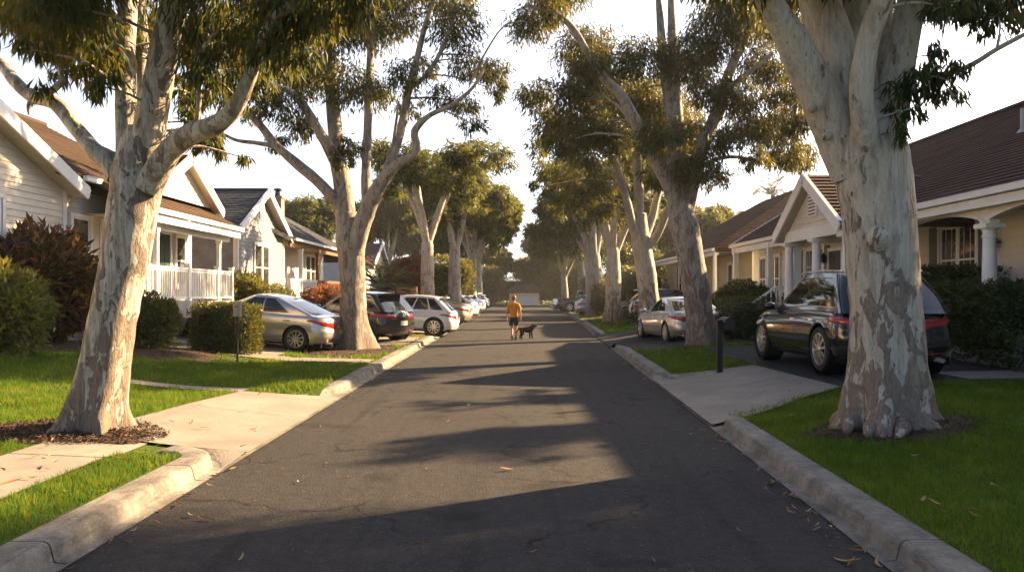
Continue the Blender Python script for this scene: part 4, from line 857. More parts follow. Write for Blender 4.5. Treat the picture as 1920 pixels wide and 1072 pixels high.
# ---- end of the street
h=House('garage','low pink tiled garage almost lost among trees at the end of the street',(1.9,107,0))
h.boxes([((-.4,107,0),(3.9,112,1.95))],'wall',TAN); h.roof([[(-.9,106.5,1.9),(4.4,106.5,1.9),(3.2,109,3.1),(.4,109,3.1)],[(-.9,106.5,1.9),(.4,109,3.1),(.4,110,3.1),(-.9,112.6,1.9)],[(4.4,106.5,1.9),(4.4,112.6,1.9),(3.2,110,3.1),(3.2,109,3.1)],[(-.9,112.6,1.9),(.4,110,3.1),(3.2,110,3.1),(4.4,112.6,1.9)]],SH_RED)
h=House('white_fence','low white board fence in front of the pink tiled garage',(1.8,104,0)); h.root['category']='fence'
h.boxes([((.1+.42*i,103.98,.1),(.49+.42*i,104.02,1.35)) for i in range(8)],'board_panel',WHITE); h.boxes([((.0,104.03,.1),(.1,104.13,1.5))],'post',WHITE); h.boxes([((3.5,104.03,.1),(3.6,104.13,1.5))],'post',WHITE)
# ---- maroon roofed house (near right)
zf=1.0; ex,ez=9.0,3.72; sl=.615; XRg=14.5; zr=ez+sl*(XRg-ex)
h=House('maroon_roofed_house','long cream house with maroon roof, arched white porch and round columns at the right',(10,18,.4))
h.roof([[(ex,6,ez),(ex,30.6,ez),(XRg,30.6,zr),(XRg,6,zr)],[(XRg,6,zr),(XRg,30.6,zr),(XRg+5.5,30.6,ez),(XRg+5.5,6,ez)]],SH_MAROON)
h.boxes([((XRg-.13,6,zr-.03),(XRg+.13,30.6,zr+.07))],'ridge_cap',SH_MAROON)
h.gutter((ex-.06,6,ez-.07),(ex-.06,17.6,ez-.07)); h.gutter((ex-.06,21.95,ez-.07),(ex-.06,30.6,ez-.07))
h.beams([((ex+.02,6,ez-.23),(ex+.02,17.6,ez-.23),.04,.18),((ex+.02,22,ez-.23),(ex+.02,30.6,ez-.23),.04,.18)],'fascia',WHITE)
h.beams([((ex,30.62,ez-.06),(XRg,30.62,zr-.06),.05,.2)],'rake_trim',WHITE)
m=MB(); siding(m,(11,0,0),Y_,W,[(6,.3),(22.2,.3),(22.2,3.75),(6,3.75)],.19); siding(m,(0,22.2,0),E,S_,[(9.9,.3),(11,.3),(11,3.75),(9.9,3.75)],.19); h.B(m,'wall',TAN)
m=MB(); siding(m,(9.9,0,0),Y_,W,[(22.2,.3),(30.5,.3),(30.5,3.75),(22.2,3.75)],.17); h.B(m,'wall',SAGE)
m=MB(); siding(m,(0,30.5,0),(-1,0,0),Y_,[(-19.5,.3),(-9.9,.3),(-9.9,3.7),(-14.5,6.8),(-19.5,3.7)],.17); h.B(m,'wall',SAGE)
m=MB(); m.poly([(ex,6,ez-.16),(ex,30.5,ez-.16),(11.1,30.5,ez-.16),(11.1,6,ez-.16)]); h.B(m,'porch_ceiling',SOFFIT)
# arched porch header
def arch(x,y0,y1,zt,zs,rise,N):
    m=MB(); n=18; f=[];b=[]
    for i in range(n+1):
        t=i/n; y=y0+(y1-y0)*t; z=zs+rise*math.sin(PI*t)**.62; f.append((y,z))
    for dx in (-.09,.09):
        for i in range(n):
            q=[(x+dx,f[i][0],f[i][1]),(x+dx,f[i+1][0],f[i+1][1]),(x+dx,f[i+1][0],zt),(x+dx,f[i][0],zt)]; m.poly(q if dx*N<0 else q[::-1])
    for i in range(n): m.poly([(x-.09,f[i][0],f[i][1]),(x+.09,f[i][0],f[i][1]),(x+.09,f[i+1][0],f[i+1][1]),(x-.09,f[i+1][0],f[i+1][1])])
    # raised lip along the arch
    for i in range(n): m.beam((x-.1,f[i][0],f[i][1]+.04),(x-.1,f[i+1][0],f[i+1][1]+.04),.03,.08)
    h.B(m,'porch_arch',WHITE)
cols=[(9.4,7.2),(9.4,10.9),(9.4,14.7),(9.4,18.2)]
for (x,y),(x2,y2) in zip(cols,cols[1:]): arch(9.4,y,y2,ez-.16,3.12,.28,1)
for x,y in cols: h.column(x,y,zf,3.12,.135)
for x,y in cols: h.boxes([((9.3,y-.16,3.12),(9.5,y+.16,3.5))],'column_block',WHITE)
h.boxes([((9.1,6,.2),(11,22.2,zf)),((8.0,17.5,.2),(9.9,22.2,zf-.01)),((8.9,22.3,.2),(9.9,30.4,zf-.005))],'porch_floor',GREYP)
h.window((11,18.35,1.75),Y_,W,1.5,1.65,2,(2,1),.0,shut=.36); h.window((11,14.6,1.75),Y_,W,1.5,1.65,2,(2,1),.0,shut=.36); h.window((11,9.6,1.75),Y_,W,1.5,1.65,2,(2,1),.0,shut=.36)
h.lamp((11,16.8,2.9),W)
# entry gable
h.gable(8.0,19.8,1.85,3.5,4.72,-1,CREAM,4.5,SH_MAROON,.28,vent=True,trim=.22)
h.beams([((8.03,17.85,3.36),(8.03,21.75,3.36),.16,.30),((8.03,21.7,3.36),(9.9,21.7,3.36),.14,.28),((8.03,17.9,3.36),(9.3,17.9,3.36),.14,.28)],'porch_beam',WHITE)
for y in (17.95,19.75,21.7): h.column(8.05,y,zf,3.21,.12)
h.column(8.3,21.75,zf,3.21,.09,True)
h.window((9.9,24.35,1.45),Y_,W,1.5,1.75,2,(1,2),.0,shut=.3); h.window((9.9,28.6,1.45),Y_,W,2.2,1.7,3,(1,1),.35,trim=WHITE); h.door((9.9,22.75,zf),Y_,W,.85,2.05,DARKD); h.lamp((9.9,23.3,2.85),W)
h.column(9.05,30.2,zf,ez-.2,.09,True); h.column(9.05,26.2,zf,ez-.2,.09,True)
h.beams([((9.05,22,ez-.28),(9.05,30.5,ez-.28),.12,.16)],'porch_beam',WHITE)
# steps rail
m=MB(); a=Vector((8.0,22.6,zf+.95)); b=Vector((6.9,22.6,zf+.2)); m.beam(a,b,.07,.06); m.beam(a-Vector((0,0,.75)),b-Vector((0,0,.6)),.05,.06)
for i in range(8): p=a.lerp(b,i/7); m.box(p+Vector((-.018,-.018,-.75+.02*i)),p+Vector((.018,.018,0)))
h.B(m,'stair_rail',WHITE); h.rail((8.0,22.6,zf),(8.9,22.6,zf)); h.boxes([((8.0-.27*(i+1),21.6,.25),(8.0-.27*i,22.5,zf-.17*(i+1))) for i in range(3)],'porch_step',GREYP)
for (x,y,hh) in ((11.9,17.4,.55),(12.9,15.4,.25),(13.4,13.7,.5)):
    z=ez+sl*(x-ex); m=MB(); m.cyl((x,y,z-.1),(x,y,z+hh),.05); m.cyl((x,y,z-.02),(x,y,z+.08),.12,.06); 
    if hh<.52: m.cyl((x,y,z+hh),(x,y,z+hh+.05),.09)
    h.B(m,'vent_pipe',GREYM)
# ---- yellow house beyond
h=House('yellow_house','pale yellow house with maroon hipped roof beyond the long cream house',(10,40,.3))
ez2=3.78; 
h.roof([[(9,33.2,ez2),(9,47.6,ez2),(14.5,43,ez2+3.3),(14.5,37.5,ez2+3.3)],[(9,47.6,ez2),(20,47.6,ez2),(14.5,43,ez2+3.3)],[(9,33.2,ez2),(14.5,37.5,ez2+3.3),(20,33.2,ez2)],[(20,33.2,ez2),(14.5,37.5,ez2+3.3),(14.5,43,ez2+3.3),(20,47.6,ez2)]],SH_MAROON)
m=MB(); siding(m,(9.7,0,0),Y_,W,[(39,.3),(47.2,.3),(47.2,3.75),(39,3.75)],.18); siding(m,(10.8,0,0),Y_,W,[(33.6,.3),(39,.3),(39,3.75),(33.6,3.75)],.18); siding(m,(0,39,0),E,S_,[(9.7,.3),(10.8,.3),(10.8,3.75),(9.7,3.75)],.18); siding(m,(0,33.6,0),E,S_,[(10.8,.3),(19,.3),(19,3.75),(10.8,3.75)],.18); h.B(m,'wall',YEL)
m=MB(); m.poly([(9,33.3,ez2-.16),(9,47.4,ez2-.16),(10.9,47.4,ez2-.16),(10.9,33.3,ez2-.16)]); h.B(m,'soffit',SOFFIT)
h.gutter((8.95,33.2,ez2-.08),(8.95,47.6,ez2-.08)); h.beams([((9.03,33.2,ez2-.25),(9.03,47.6,ez2-.25),.04,.18)],'fascia',WHITE)
h.window((9.7,42.4,1.5),Y_,W,1.5,1.7,2,(0,0),.0,shut=.35); h.window((10.8,36.4,1.5),Y_,W,1.6,1.7,2); h.column(9.15,33.7,.9,ez2-.2,.1); h.column(9.15,36.6,.9,ez2-.2,.1)
h.rail((9.0,39.2,.9),(9.0,46.8,.9)); h.boxes([((9.0,39.1,.2),(9.7,47,.9)),((9.0,33.5,.2),(10.8,39.1,.895))],'porch_floor',GREYP)
# ---------------------------------------------------------------- shrubs, hedges, palms
def bush(name,label,cat,X,Y,r,zc,mat,n,ll,lw,box=False,seed=1,group=None,lobes=0,tb=0.,stem=True,coref=.72,out=.8):
    z0=g(X,Y); root=thing(name,label,cat,(X,Y,z0),0,group); L=Leaves(seed); rr=random.Random(seed)
    c=Vector((X,Y,z0+zc)); L.core(c,[q*coref for q in r],box); n=int(n*1.7); L.shell(c,r,n,ll,lw,box,out,tb,.34 if lobes else .14)
    for i in range(lobes):
        a=2*PI*i/lobes+rr.random(); e=c+Vector((math.cos(a)*r[0]*.62,math.sin(a)*r[1]*.62,rr.uniform(-.25,.55)*r[2])); s=rr.uniform(.38,.55)
        L.shell(e,[q*s for q in r],int(n*.22),ll,lw,False,out,tb+rr.uniform(-.08,.08),.35)
    L.build('foliage',mat,root,(X,Y,z0))
    if stem:
        m=MB()
        for i in range(4):
            a=i*1.6+seed; m.tube([(X+.05*math.cos(a),Y+.05*math.sin(a),z0-.05),(X+r[0]*.25*math.cos(a),Y+r[1]*.25*math.sin(a),z0+zc*.5),(X+r[0]*.5*math.cos(a),Y+r[1]*.5*math.sin(a),z0+zc)],[.045,.035,.015],7)
        m.build('stem',WOODT,root,(X,Y,z0),True)
    return root
bush('shrub','bright green leafy shrub at the left edge in front of the bronze shrub','shrub',-9.55,13.9,(.75,.75,.85),.80,SHRUBL,1900,.19,.05,seed=41,lobes=5,tb=.12)
bush('shrub','big dark shrub with bronze red new leaves under the cottage window','shrub',-10.35,16.5,(1.0,1.0,1.2),1.25,DKRED,2400,.26,.075,seed=42,lobes=7)
bush('shrub','glossy green shrub on the bed edge just right of the leaning gum trunk','shrub',-8.15,16.9,(.55,.55,.62),.60,SHRUB,2100,.10,.04,seed=43,lobes=4,tb=.15)
bush('hedge','clipped dark box hedge beside the nose of the silver sedan','hedge',-7.05,18.4,(.76,.5,.60),.60,SHRUB,9000,.07,.032,True,44,coref=.86,tb=.05,stem=False)
bush('shrub','light green strap leaved shrub at the end of the white porch railing','shrub',-10.3,27.3,(1.35,1.1,.95),.95,SHRUBL,3200,.24,.05,seed=45,lobes=5)
bush('topiary_shrub','round clipped shrub with a sunlit side between the hedge and the red shrub','shrub',-8.65,27.0,(.95,.95,.85),.75,SHRUBL,6000,.08,.032,seed=46,coref=.85,tb=-.12,stem=False)
bush('shrub','low red leaved shrub in front of the wooden porch railing','shrub',-7.7,31.0,(1.0,.9,.85),.85,REDL,2600,.13,.05,seed=47,lobes=5)
bush('shrub','dark green shrub behind the silver sedan roof','shrub',-8.2,30.0,(.7,.7,.55),.5,SHRUB,1500,.10,.04,seed=48)
bush('shrub','second red leaved shrub right of the gum trunk behind the black hatchback','shrub',-6.3,32.5,(.7,.7,.6),.6,REDL,1500,.13,.05,seed=49,lobes=3)
bush('hedge','dark hedge under the cycad palm','hedge',-8.2,38.5,(1.6,1.2,.8),.75,SHRUB,3000,.12,.05,seed=50)
rt=bush('red_leaved_tree','small tree with rusty red foliage beyond the cycad palm','tree',-5.85,43.0,(1.15,1.15,1.3),2.45,REDL,5200,.17,.06,seed=51,lobes=7)
bush('shrub','round bright green shrub by the twin stemmed pale trunk','shrub',-5.1,43.5,(.85,.85,1.0),1.05,SHRUBL,2600,.12,.05,seed=52,tb=-.05)
bush('garden_tree','round crowned green tree behind the forked mottled gum trunk','tree',-4.3,50.0,(1.7,1.6,1.45),2.6,SHRUBL,5200,.16,.06,seed=53,lobes=6,tb=-.12)
bush('hedge','tall dark hedge behind the row of parked cars on the left','hedge',-6.2,52,(1.8,3.0,1.3),1.3,SHRUB,3600,.17,.06,seed=54)
bush('shrub','dark bushes at the left kerb near the lamp post','shrub',-4.5,72,(1.6,2.5,1.2),1.2,SHRUB,2600,.2,.08,seed=55)
bush('hedge','clipped hedge on the driveway edge between silver coupe and black SUV','hedge',7.15,22.9,(.80,.75,.62),.60,SHRUB,5600,.075,.03,True,56,coref=.85,stem=False)
bush('shrub','dark rounded shrub in front of the cream house porch','shrub',8.15,26.2,(.95,.9,.62),1.15,SHRUB,3800,.11,.04,seed=57,lobes=4)
bush('hedge','long dark leafy hedge below the porch column at the right edge','hedge',9.9,14.5,(1.0,2.4,.80),.74,SHRUB,14000,.10,.042,True,58,coref=.84,stem=False,lobes=5)
bush('hedge','dark foundation hedge behind the black SUV below the shuttered window','hedge',10.2,17.9,(.7,1.7,.8),1.15,SHRUB,5000,.10,.045,True,59,coref=.84)
bush('shrub','low planting below the green siding window behind the SUV roof','shrub',8.9,22.9,(.6,.6,.5),1.1,SHRUB,1800,.10,.04,seed=60)
bush('hedge','low hedge in front of the yellow house','hedge',7.6,36.8,(1.6,3.2,.55),.5,SHRUB,5000,.12,.05,True,61,coref=.85)
bush('hedge','tall clipped hedge left of the yellow house','hedge',7.7,45.5,(1.6,1.2,1.5),1.45,SHRUB,5200,.12,.05,True,62,coref=.86,tb=-.06)
bush('garden_tree','dark round tree behind the tall clipped hedge','tree',8.8,53,(2.0,2.0,1.8),3.0,SHRUB,4200,.19,.07,seed=63,lobes=6)
bush('shrub','dark cone shaped shrub beside the grey SUV nose','shrub',6.1,49,(.9,.9,1.2),1.1,SHRUB,2200,.14,.05,seed=64)
bush('hedge','dark hedge row at the far right behind the pickup truck','hedge',8.5,72,(2.2,5,1.6),1.6,SHRUB,4600,.2,.08,seed=65)
bush('hedge','low hedge along the far side of the crossing street','hedge',-6.6,104.6,(5.2,1.2,1.9),1.7,SHRUB,5200,.28,.11,seed=66)
bush('garden_tree','dark leafy tree left of the low garage at the street end','tree',-4.2,103.5,(3.0,2.0,2.6),2.7,SHRUB,3600,.32,.12,seed=68,lobes=7)
bush('garden_tree','dark leafy tree right of the low garage at the street end','tree',7.6,103.5,(3.2,2.0,2.8),2.9,SHRUB,3600,.32,.12,seed=69,lobes=7)
bush('hedge','long dark hedge behind the low garage at the street end','hedge',2.0,115.5,(14,1.5,2.2),2.0,SHRUB,5200,.34,.13,seed=74,stem=False)
bush('hedge','dark garden hedge right of the low garage','hedge',10.2,104.6,(5.0,1.5,2.0),1.8,SHRUB,5200,.28,.11,seed=67)
def frond_palm(name,label,X,Y,zt,n,L,seed,trunk_r,rise=.75,leaf=.30):
    z0=g(X,Y); root=thing(name,label,'palm',(X,Y,z0)); rng=np.random.default_rng(seed); rr=random.Random(seed); lv=Leaves(seed); top=Vector((X,Y,z0+zt)); m=MB()
    m.tube([(X,Y,z0-.05),(X+.02,Y,z0+zt*.5),top],[trunk_r*1.15,trunk_r,trunk_r*.9],12,None,.12,seed)
    for i in range(n):
        a=i*2.399+rr.uniform(-.2,.2); el=R(rr.uniform(8,80)); Lf=L*rr.uniform(.8,1.1); pts=[]
        for j in range(15):
            t=j/14; e=el-t*t*1.25*rise; pts.append((pts[-1] if pts else top)+Vector((math.cos(a)*math.cos(e),math.sin(a)*math.cos(e),math.sin(e)))*(Lf/14))
        m.tube(pts[::3]+[pts[-1]],[.022,.018,.014,.009,.006,.003][:len(pts[::3])+1],5,step=.3)
        for j in range(1,15):
            d=(pts[j]-pts[j-1]).normalized(); sd=d.cross(Vector((0,0,1))).normalized(); up=sd.cross(d)
            for q in (-1,1):
                for h in (0,.5):
                    b=pts[j-1].lerp(pts[j],h); dd=(sd*q*.85+d*.65+up*.25-Vector((0,0,.18))).normalized(); w=math.sin(PI*min(1,(j+h)/15)*.93+.18)
                    V=leaf_quads(np.array([b]),np.array([dd]),np.array([leaf*w*L/1.6+.05]),np.array([.03*L/1.5]),rng,.02); lv.V.append(V); lv.T.append(np.array([rr.uniform(.2,.75)]))
    m.build('trunk',WOODT,root,(X,Y,z0),True); lv.build('fronds',PALM,root,(X,Y,z0))
frond_palm('cycad_palm','dark green cycad palm with arching fronds behind the black hatchback',-5.75,33.6,1.65,46,1.9,71,.2)
frond_palm('palm_tree','distant feather palm rising above the maroon roof',25.5,73,11.0,26,2.6,72,.22,1.2)
# ---------------------------------------------------------------- fences, posts, mailboxes
def fence(label,a,b,h,mat,n,gap=.02,posts=True,rails=True,zb=None):
    a=Vector((*a,0));b=Vector((*b,0)); z=(g(a.x,a.y) if zb is None else zb); a.z=b.z=z; root=thing('fence',label,'fence',a); d=(b-a); m=MB(); u=d.normalized(); nn=Vector((-u.y,u.x,0)); w=d.length/n
    for i in range(n):
        c=a+u*(w*(i+.5)); m.obox(c+Vector((0,0,h/2+.04)),(u,nn,Zv),(w/2-gap,.012,h/2))
    m.build('board_panel',mat,root,a)
    for p in (a,b): 
        q=MB(); q.obox(p+Vector((0,0,h/2+.03))-nn*.04,((1,0,0),(0,1,0),Zv),(.05,.05,h/2+.06)); q.build('post',mat,root,a)
    q=MB()
    for zz in (.25,h-.15): q.obox((a+b)/2+Vector((0,0,zz))-nn*.03,(u,nn,Zv),(d.length/2-.05,.016,.045))
    q.build('rail',mat,root,a)
fence('orange cedar fence panel beside the cycad palm',(-6.0,39.5),(-4.9,38.4),1.15,ORANGEW,10,.004,zb=.85)
fence('pale cedar fence behind the forked gum trunk on the left',(-5.4,54),(-3.8,54),1.5,ORANGEW,12,.004)
fence('dark brown picket fence in front of the cream house porch',(7.7,30.8),(7.75,25.0),.95,BROWNW,44,.03,zb=.62)
fence('short dark brown fence return toward the yellow house',(7.65,31.1),(9.0,31.1),1.1,BROWNW,10,.006,zb=.62)
def mailbox(label,x,y,h,mat,pm,kind):
    z=g(x,y); root=thing('mailbox',label,'mailbox',(x,y,z)); m=MB()
    if kind:
        m.cyl((x,y,z-.05),(x,y,z+h),.022,None,10); m.build('post',pm,root,(x,y,z),True,30)
        m=MB(); m.lathe((x,y,z+h-.02),[(.0,0),(.085,0),(.09,.01),(.09,.29),(.095,.30),(.095,.325),(.0,.335)],18); b=m.build('box',mat,root,(x,y,z),True,35)
        m=MB(); m.box((x-.05,y-.098,z+h+.19),(x+.05,y-.088,z+h+.21)); m.build('slot',BLACKM,b,(x,y,z))
    else:
        m.box((x-.05,y-.05,z-.05),(x+.05,y+.05,z+h)); m.build('post',pm,root,(x,y,z))
        m=MB(); w,L=.10,.24; k=10
        sec=[(-w,0),(w,0)]+[(w*math.cos(PI*i/k),.13+w*math.sin(PI*i/k)) for i in range(k+1)]
        for yy in (y-L,y+L): pass
        vs=[(x+px+.14,y-L,z+h-.13+pz) for px,pz in sec]+[(x+px+.14,y+L,z+h-.13+pz) for px,pz in sec]; n=len(sec)
        m.add(vs,[tuple(range(n)),tuple(range(2*n-1,n-1,-1))]+[(i,i+n,(i+1)%n+n,(i+1)%n) for i in range(n)]); b=m.build('box',mat,root,(x,y,z))
        m=MB(); m.box((x-.04,y-L-.012,z+h-.02),(x+.32,y-L-.002,z+h)); m.build('box_lid',mat,b,(x,y,z))
        m=MB(); m.box((x-.06,y-.06,z+h),(x+.06,y+.06,z+h+.05)); m.build('post_cap',pm,root,(x,y,z))
mailbox('grey cylinder mailbox on a thin black post in the left lawn',-6.05,16.45,1.02,GREYM,BLACKM,1)
mailbox('grey cylinder mailbox showing above the silver sedan boot',-6.1,22.95,.93,GREYM,BLACKM,1)
mailbox('black mailbox on a square black post beside the right driveway',4.1,14.75,1.02,BLACKM,BLACKM,0)
x,y=4.45,33.5; z=g(x,y); root=thing('marker_post','thin leaning dark marker post on the right verge','post',(x,y,z)); m=MB(); m.cyl((x,y,z-.05),(x+.1,y,z+1.35),.05,.04,8); m.build('post',BLACKM,root,(x,y,z)); m=MB(); m.cyl((x+.1,y,z+1.35),(x+.103,y,z+1.39),.05,.03,8); m.build('post_cap',BLACKM,root,(x,y,z))
x,y=-3.5,86; z=g(x,y); root=thing('lamp_post','slim pale lamp post at the far left kerb','lamp post',(x,y,z)); m=MB(); m.cyl((x,y,z-.05),(x,y,z+4.3),.075,.05,10); m.build('pole',GREYM,root,(x,y,z),True,40); m=MB(); m.lathe((x,y,z+4.3),[(.06,0),(.14,.05),(.17,.35),(.2,.38),(.05,.5)],10); m.build('lamp_head',WHITE,root,(x,y,z),True,40)
# ---------------------------------------------------------------- fallen leaves
me=bpy.data.meshes.new('fallen_leaf')
def leafmesh(seed):
    rr=random.Random(seed); vs=[];n=9; w0=rr.uniform(.16,.24); cu=rr.uniform(.15,.5); sw=rr.uniform(-.25,.25)
    for i in range(n):
        t=i/(n-1); x=t-.5; w=w0*math.sin(PI*min(1,t*.94+.04))**.8*.5; z=.02+cu*(x*x)*1.0+.03*math.sin(5*t+seed); y=sw*math.sin(PI*t)
        vs+=[(x,y-w,z+w*.55),(x,y,z),(x,y+w,z+w*.75)]
    fs=[(i*3+j,i*3+j+1,i*3+4+j,i*3+3+j) for i in range(n-1) for j in range(2)]
    m=bpy.data.meshes.new('fallen_leaf'); m.from_pydata(vs,[],fs); m.polygons.foreach_set('use_smooth',[True]*len(fs)); a=m.attributes.new('tint','FLOAT','FACE'); a.data.foreach_set('value',[rr.uniform(.1,.95)]*len(fs)); m.materials.append(DRYL); return m
LM=[leafmesh(i) for i in range(9)]
rl=random.Random(5)
def fleaf(x,y,z,s,label,group):
    o=bpy.data.objects.new('fallen_leaf',rl.choice(LM)); COL.objects.link(o); o.location=(x,y,z); o.scale=(s,s,s); o.rotation_euler=(rl.uniform(-.35,.35),rl.uniform(-.3,.3),rl.uniform(0,6.3)); tag(o,label,'leaf',group)
def px_leaf(px,py,z,s,label,group):
    D=F*(HC-z)/(py-HY); x=(px-CX)/F*D; fleaf(x,D,z+.01,s,label,group)
ROADL=[(388,975,.15),(362,968,.1),(785,1018,.07),(452,1047,.08),(1590,1055,.16),(1235,830,.06),(1210,832,.05),(1305,836,.08),(1340,843,.06),(650,895,.07),(800,880,.05),(615,870,.06),(950,882,.13),(560,905,.06),(1385,995,.06),(1412,1015,.06),(1435,910,.06),(1450,905,.05),(1355,885,.05),(1295,805,.05),(1225,1072-20,.05),(715,1000,.05),(880,760,.07),(600,800,.07),(840,790,.05),(1000,1035,.05),(530,880,.07),(905,705,.08)]
for a in ROADL: px_leaf(a[0],a[1],0,a[2]*1.15,'dry brown gum leaf lying out on the asphalt','gum leaves out on the road')
for i in range(64):
    y=rl.choice((rl.uniform(4.5,9.5),rl.uniform(4.5,9.5),rl.uniform(14,24))); fleaf(float(XR(y))-abs(rl.gauss(0,.10))-.03,y,.015,rl.uniform(.04,.13),'dry brown gum leaf caught along the right gutter','gum leaves in the right gutter')
for i in range(44):
    y=rl.choice((rl.uniform(4.5,7.5),rl.uniform(12.5,20))); fleaf(XL+abs(rl.gauss(0,.10))+.03,y,.015,rl.uniform(.05,.14),'dry brown gum leaf caught along the left gutter','gum leaves in the left gutter')
for i in range(70):
    y=rl.uniform(4.5,17); x=XL-.6-rl.uniform(0,.5*y); fleaf(x,y,g(x,y)+.055,rl.uniform(.07,.17),'pale dry gum leaf resting on the left lawn grass','gum leaves on the left lawn')
for i in range(64):
    y=rl.uniform(4.2,16); x=float(XR(y))+.6+rl.uniform(0,.42*y); fleaf(x,y,g(x,y)+.055,rl.uniform(.06,.14),'pale dry gum leaf resting on the right lawn grass','gum leaves on the right lawn')
for i in range(9):
    y=rl.uniform(8.2,12); x=XL-rl.uniform(-.25,1.3); fleaf(x,y,g(x,y)+.035,rl.uniform(.05,.14),'dry gum leaf on the sunny concrete driveway ramp','gum leaves on the left driveway ramp')
for i in range(8):
    y=rl.uniform(5.2,7.6); x=rl.uniform(-4.7,-4.0); fleaf(x,y,g(x,y)+.03,rl.uniform(.06,.13),'dry gum leaf on the left pavement slabs','gum leaves on the pavement')
# ---------------------------------------------------------------- cars
RUB=M('tyre_rubber',(.018,.018,.018),.75,spec=.3); RIMM=M('alloy',(.55,.54,.52),.28,.9); TRIMB=M('black_trim',(.012,.012,.013),.5); CHROME=M('chrome',(.75,.73,.70),.15,1)
def m_lens(n,c,e=.0): return M(n,c,.12,spec=.6,coat=.6)
TAILR=m_lens('tail_lens',(.30,.012,.012)); TAILW=m_lens('clear_lens',(.65,.6,.55)); CGLASS=M('car_glass',(.010,.012,.013),.03,spec=.8); PLATE=M('number_plate',(.62,.58,.45),.5); PLATEY=M('yellow_plate',(.62,.40,.10),.5); WELL=M('wheel_well',(.006,.006,.006),.95,spec=.1)
def paint(n,c,metal=.55,rough=.32):
    m=M(n,c,rough,metal,coat=.9); return m
def loop_pts(xf,xr,hw,rf,rr_,bf,br,nf=8,nc=7,ns=26):
    """plan outline from front centre along the left side to rear centre; returns list (x,y)"""
    P=[]; yf=hw-rf; yr=hw-rr_
    for i in range(nf): t=i/nf; y=yf*t; P.append((xf-bf*(t*t),y))
    x0=xf-bf
    for i in range(nc): a=(i/nc)*PI/2; P.append((x0-rf*1.3+rf*1.3*math.cos(a),yf+rf*math.sin(a)))
    xa=x0-rf*1.3; xb=xr+br+rr_*1.1
    for i in range(ns): t=i/ns; P.append((xa+(xb-xa)*t,hw))
    for i in range(nc): a=(i/nc)*PI/2; P.append((xb-rr_*1.1*math.sin(a),yr+rr_*math.cos(a)))
    for i in range(nf+1): t=1-i/nf; P.append((xr+br*(t*t),yr*t))
    return P
def lerp(a,b,t): return a+(b-a)*t
def ip(x,tab):
    if x<=tab[0][0]: return tab[0][1]
    for (a,va),(b,vb) in zip(tab,tab[1:]):
        if x<=b: t=(x-a)/(b-a); t=t*t*(3-2*t); return va+(vb-va)*t
    return tab[-1][1]
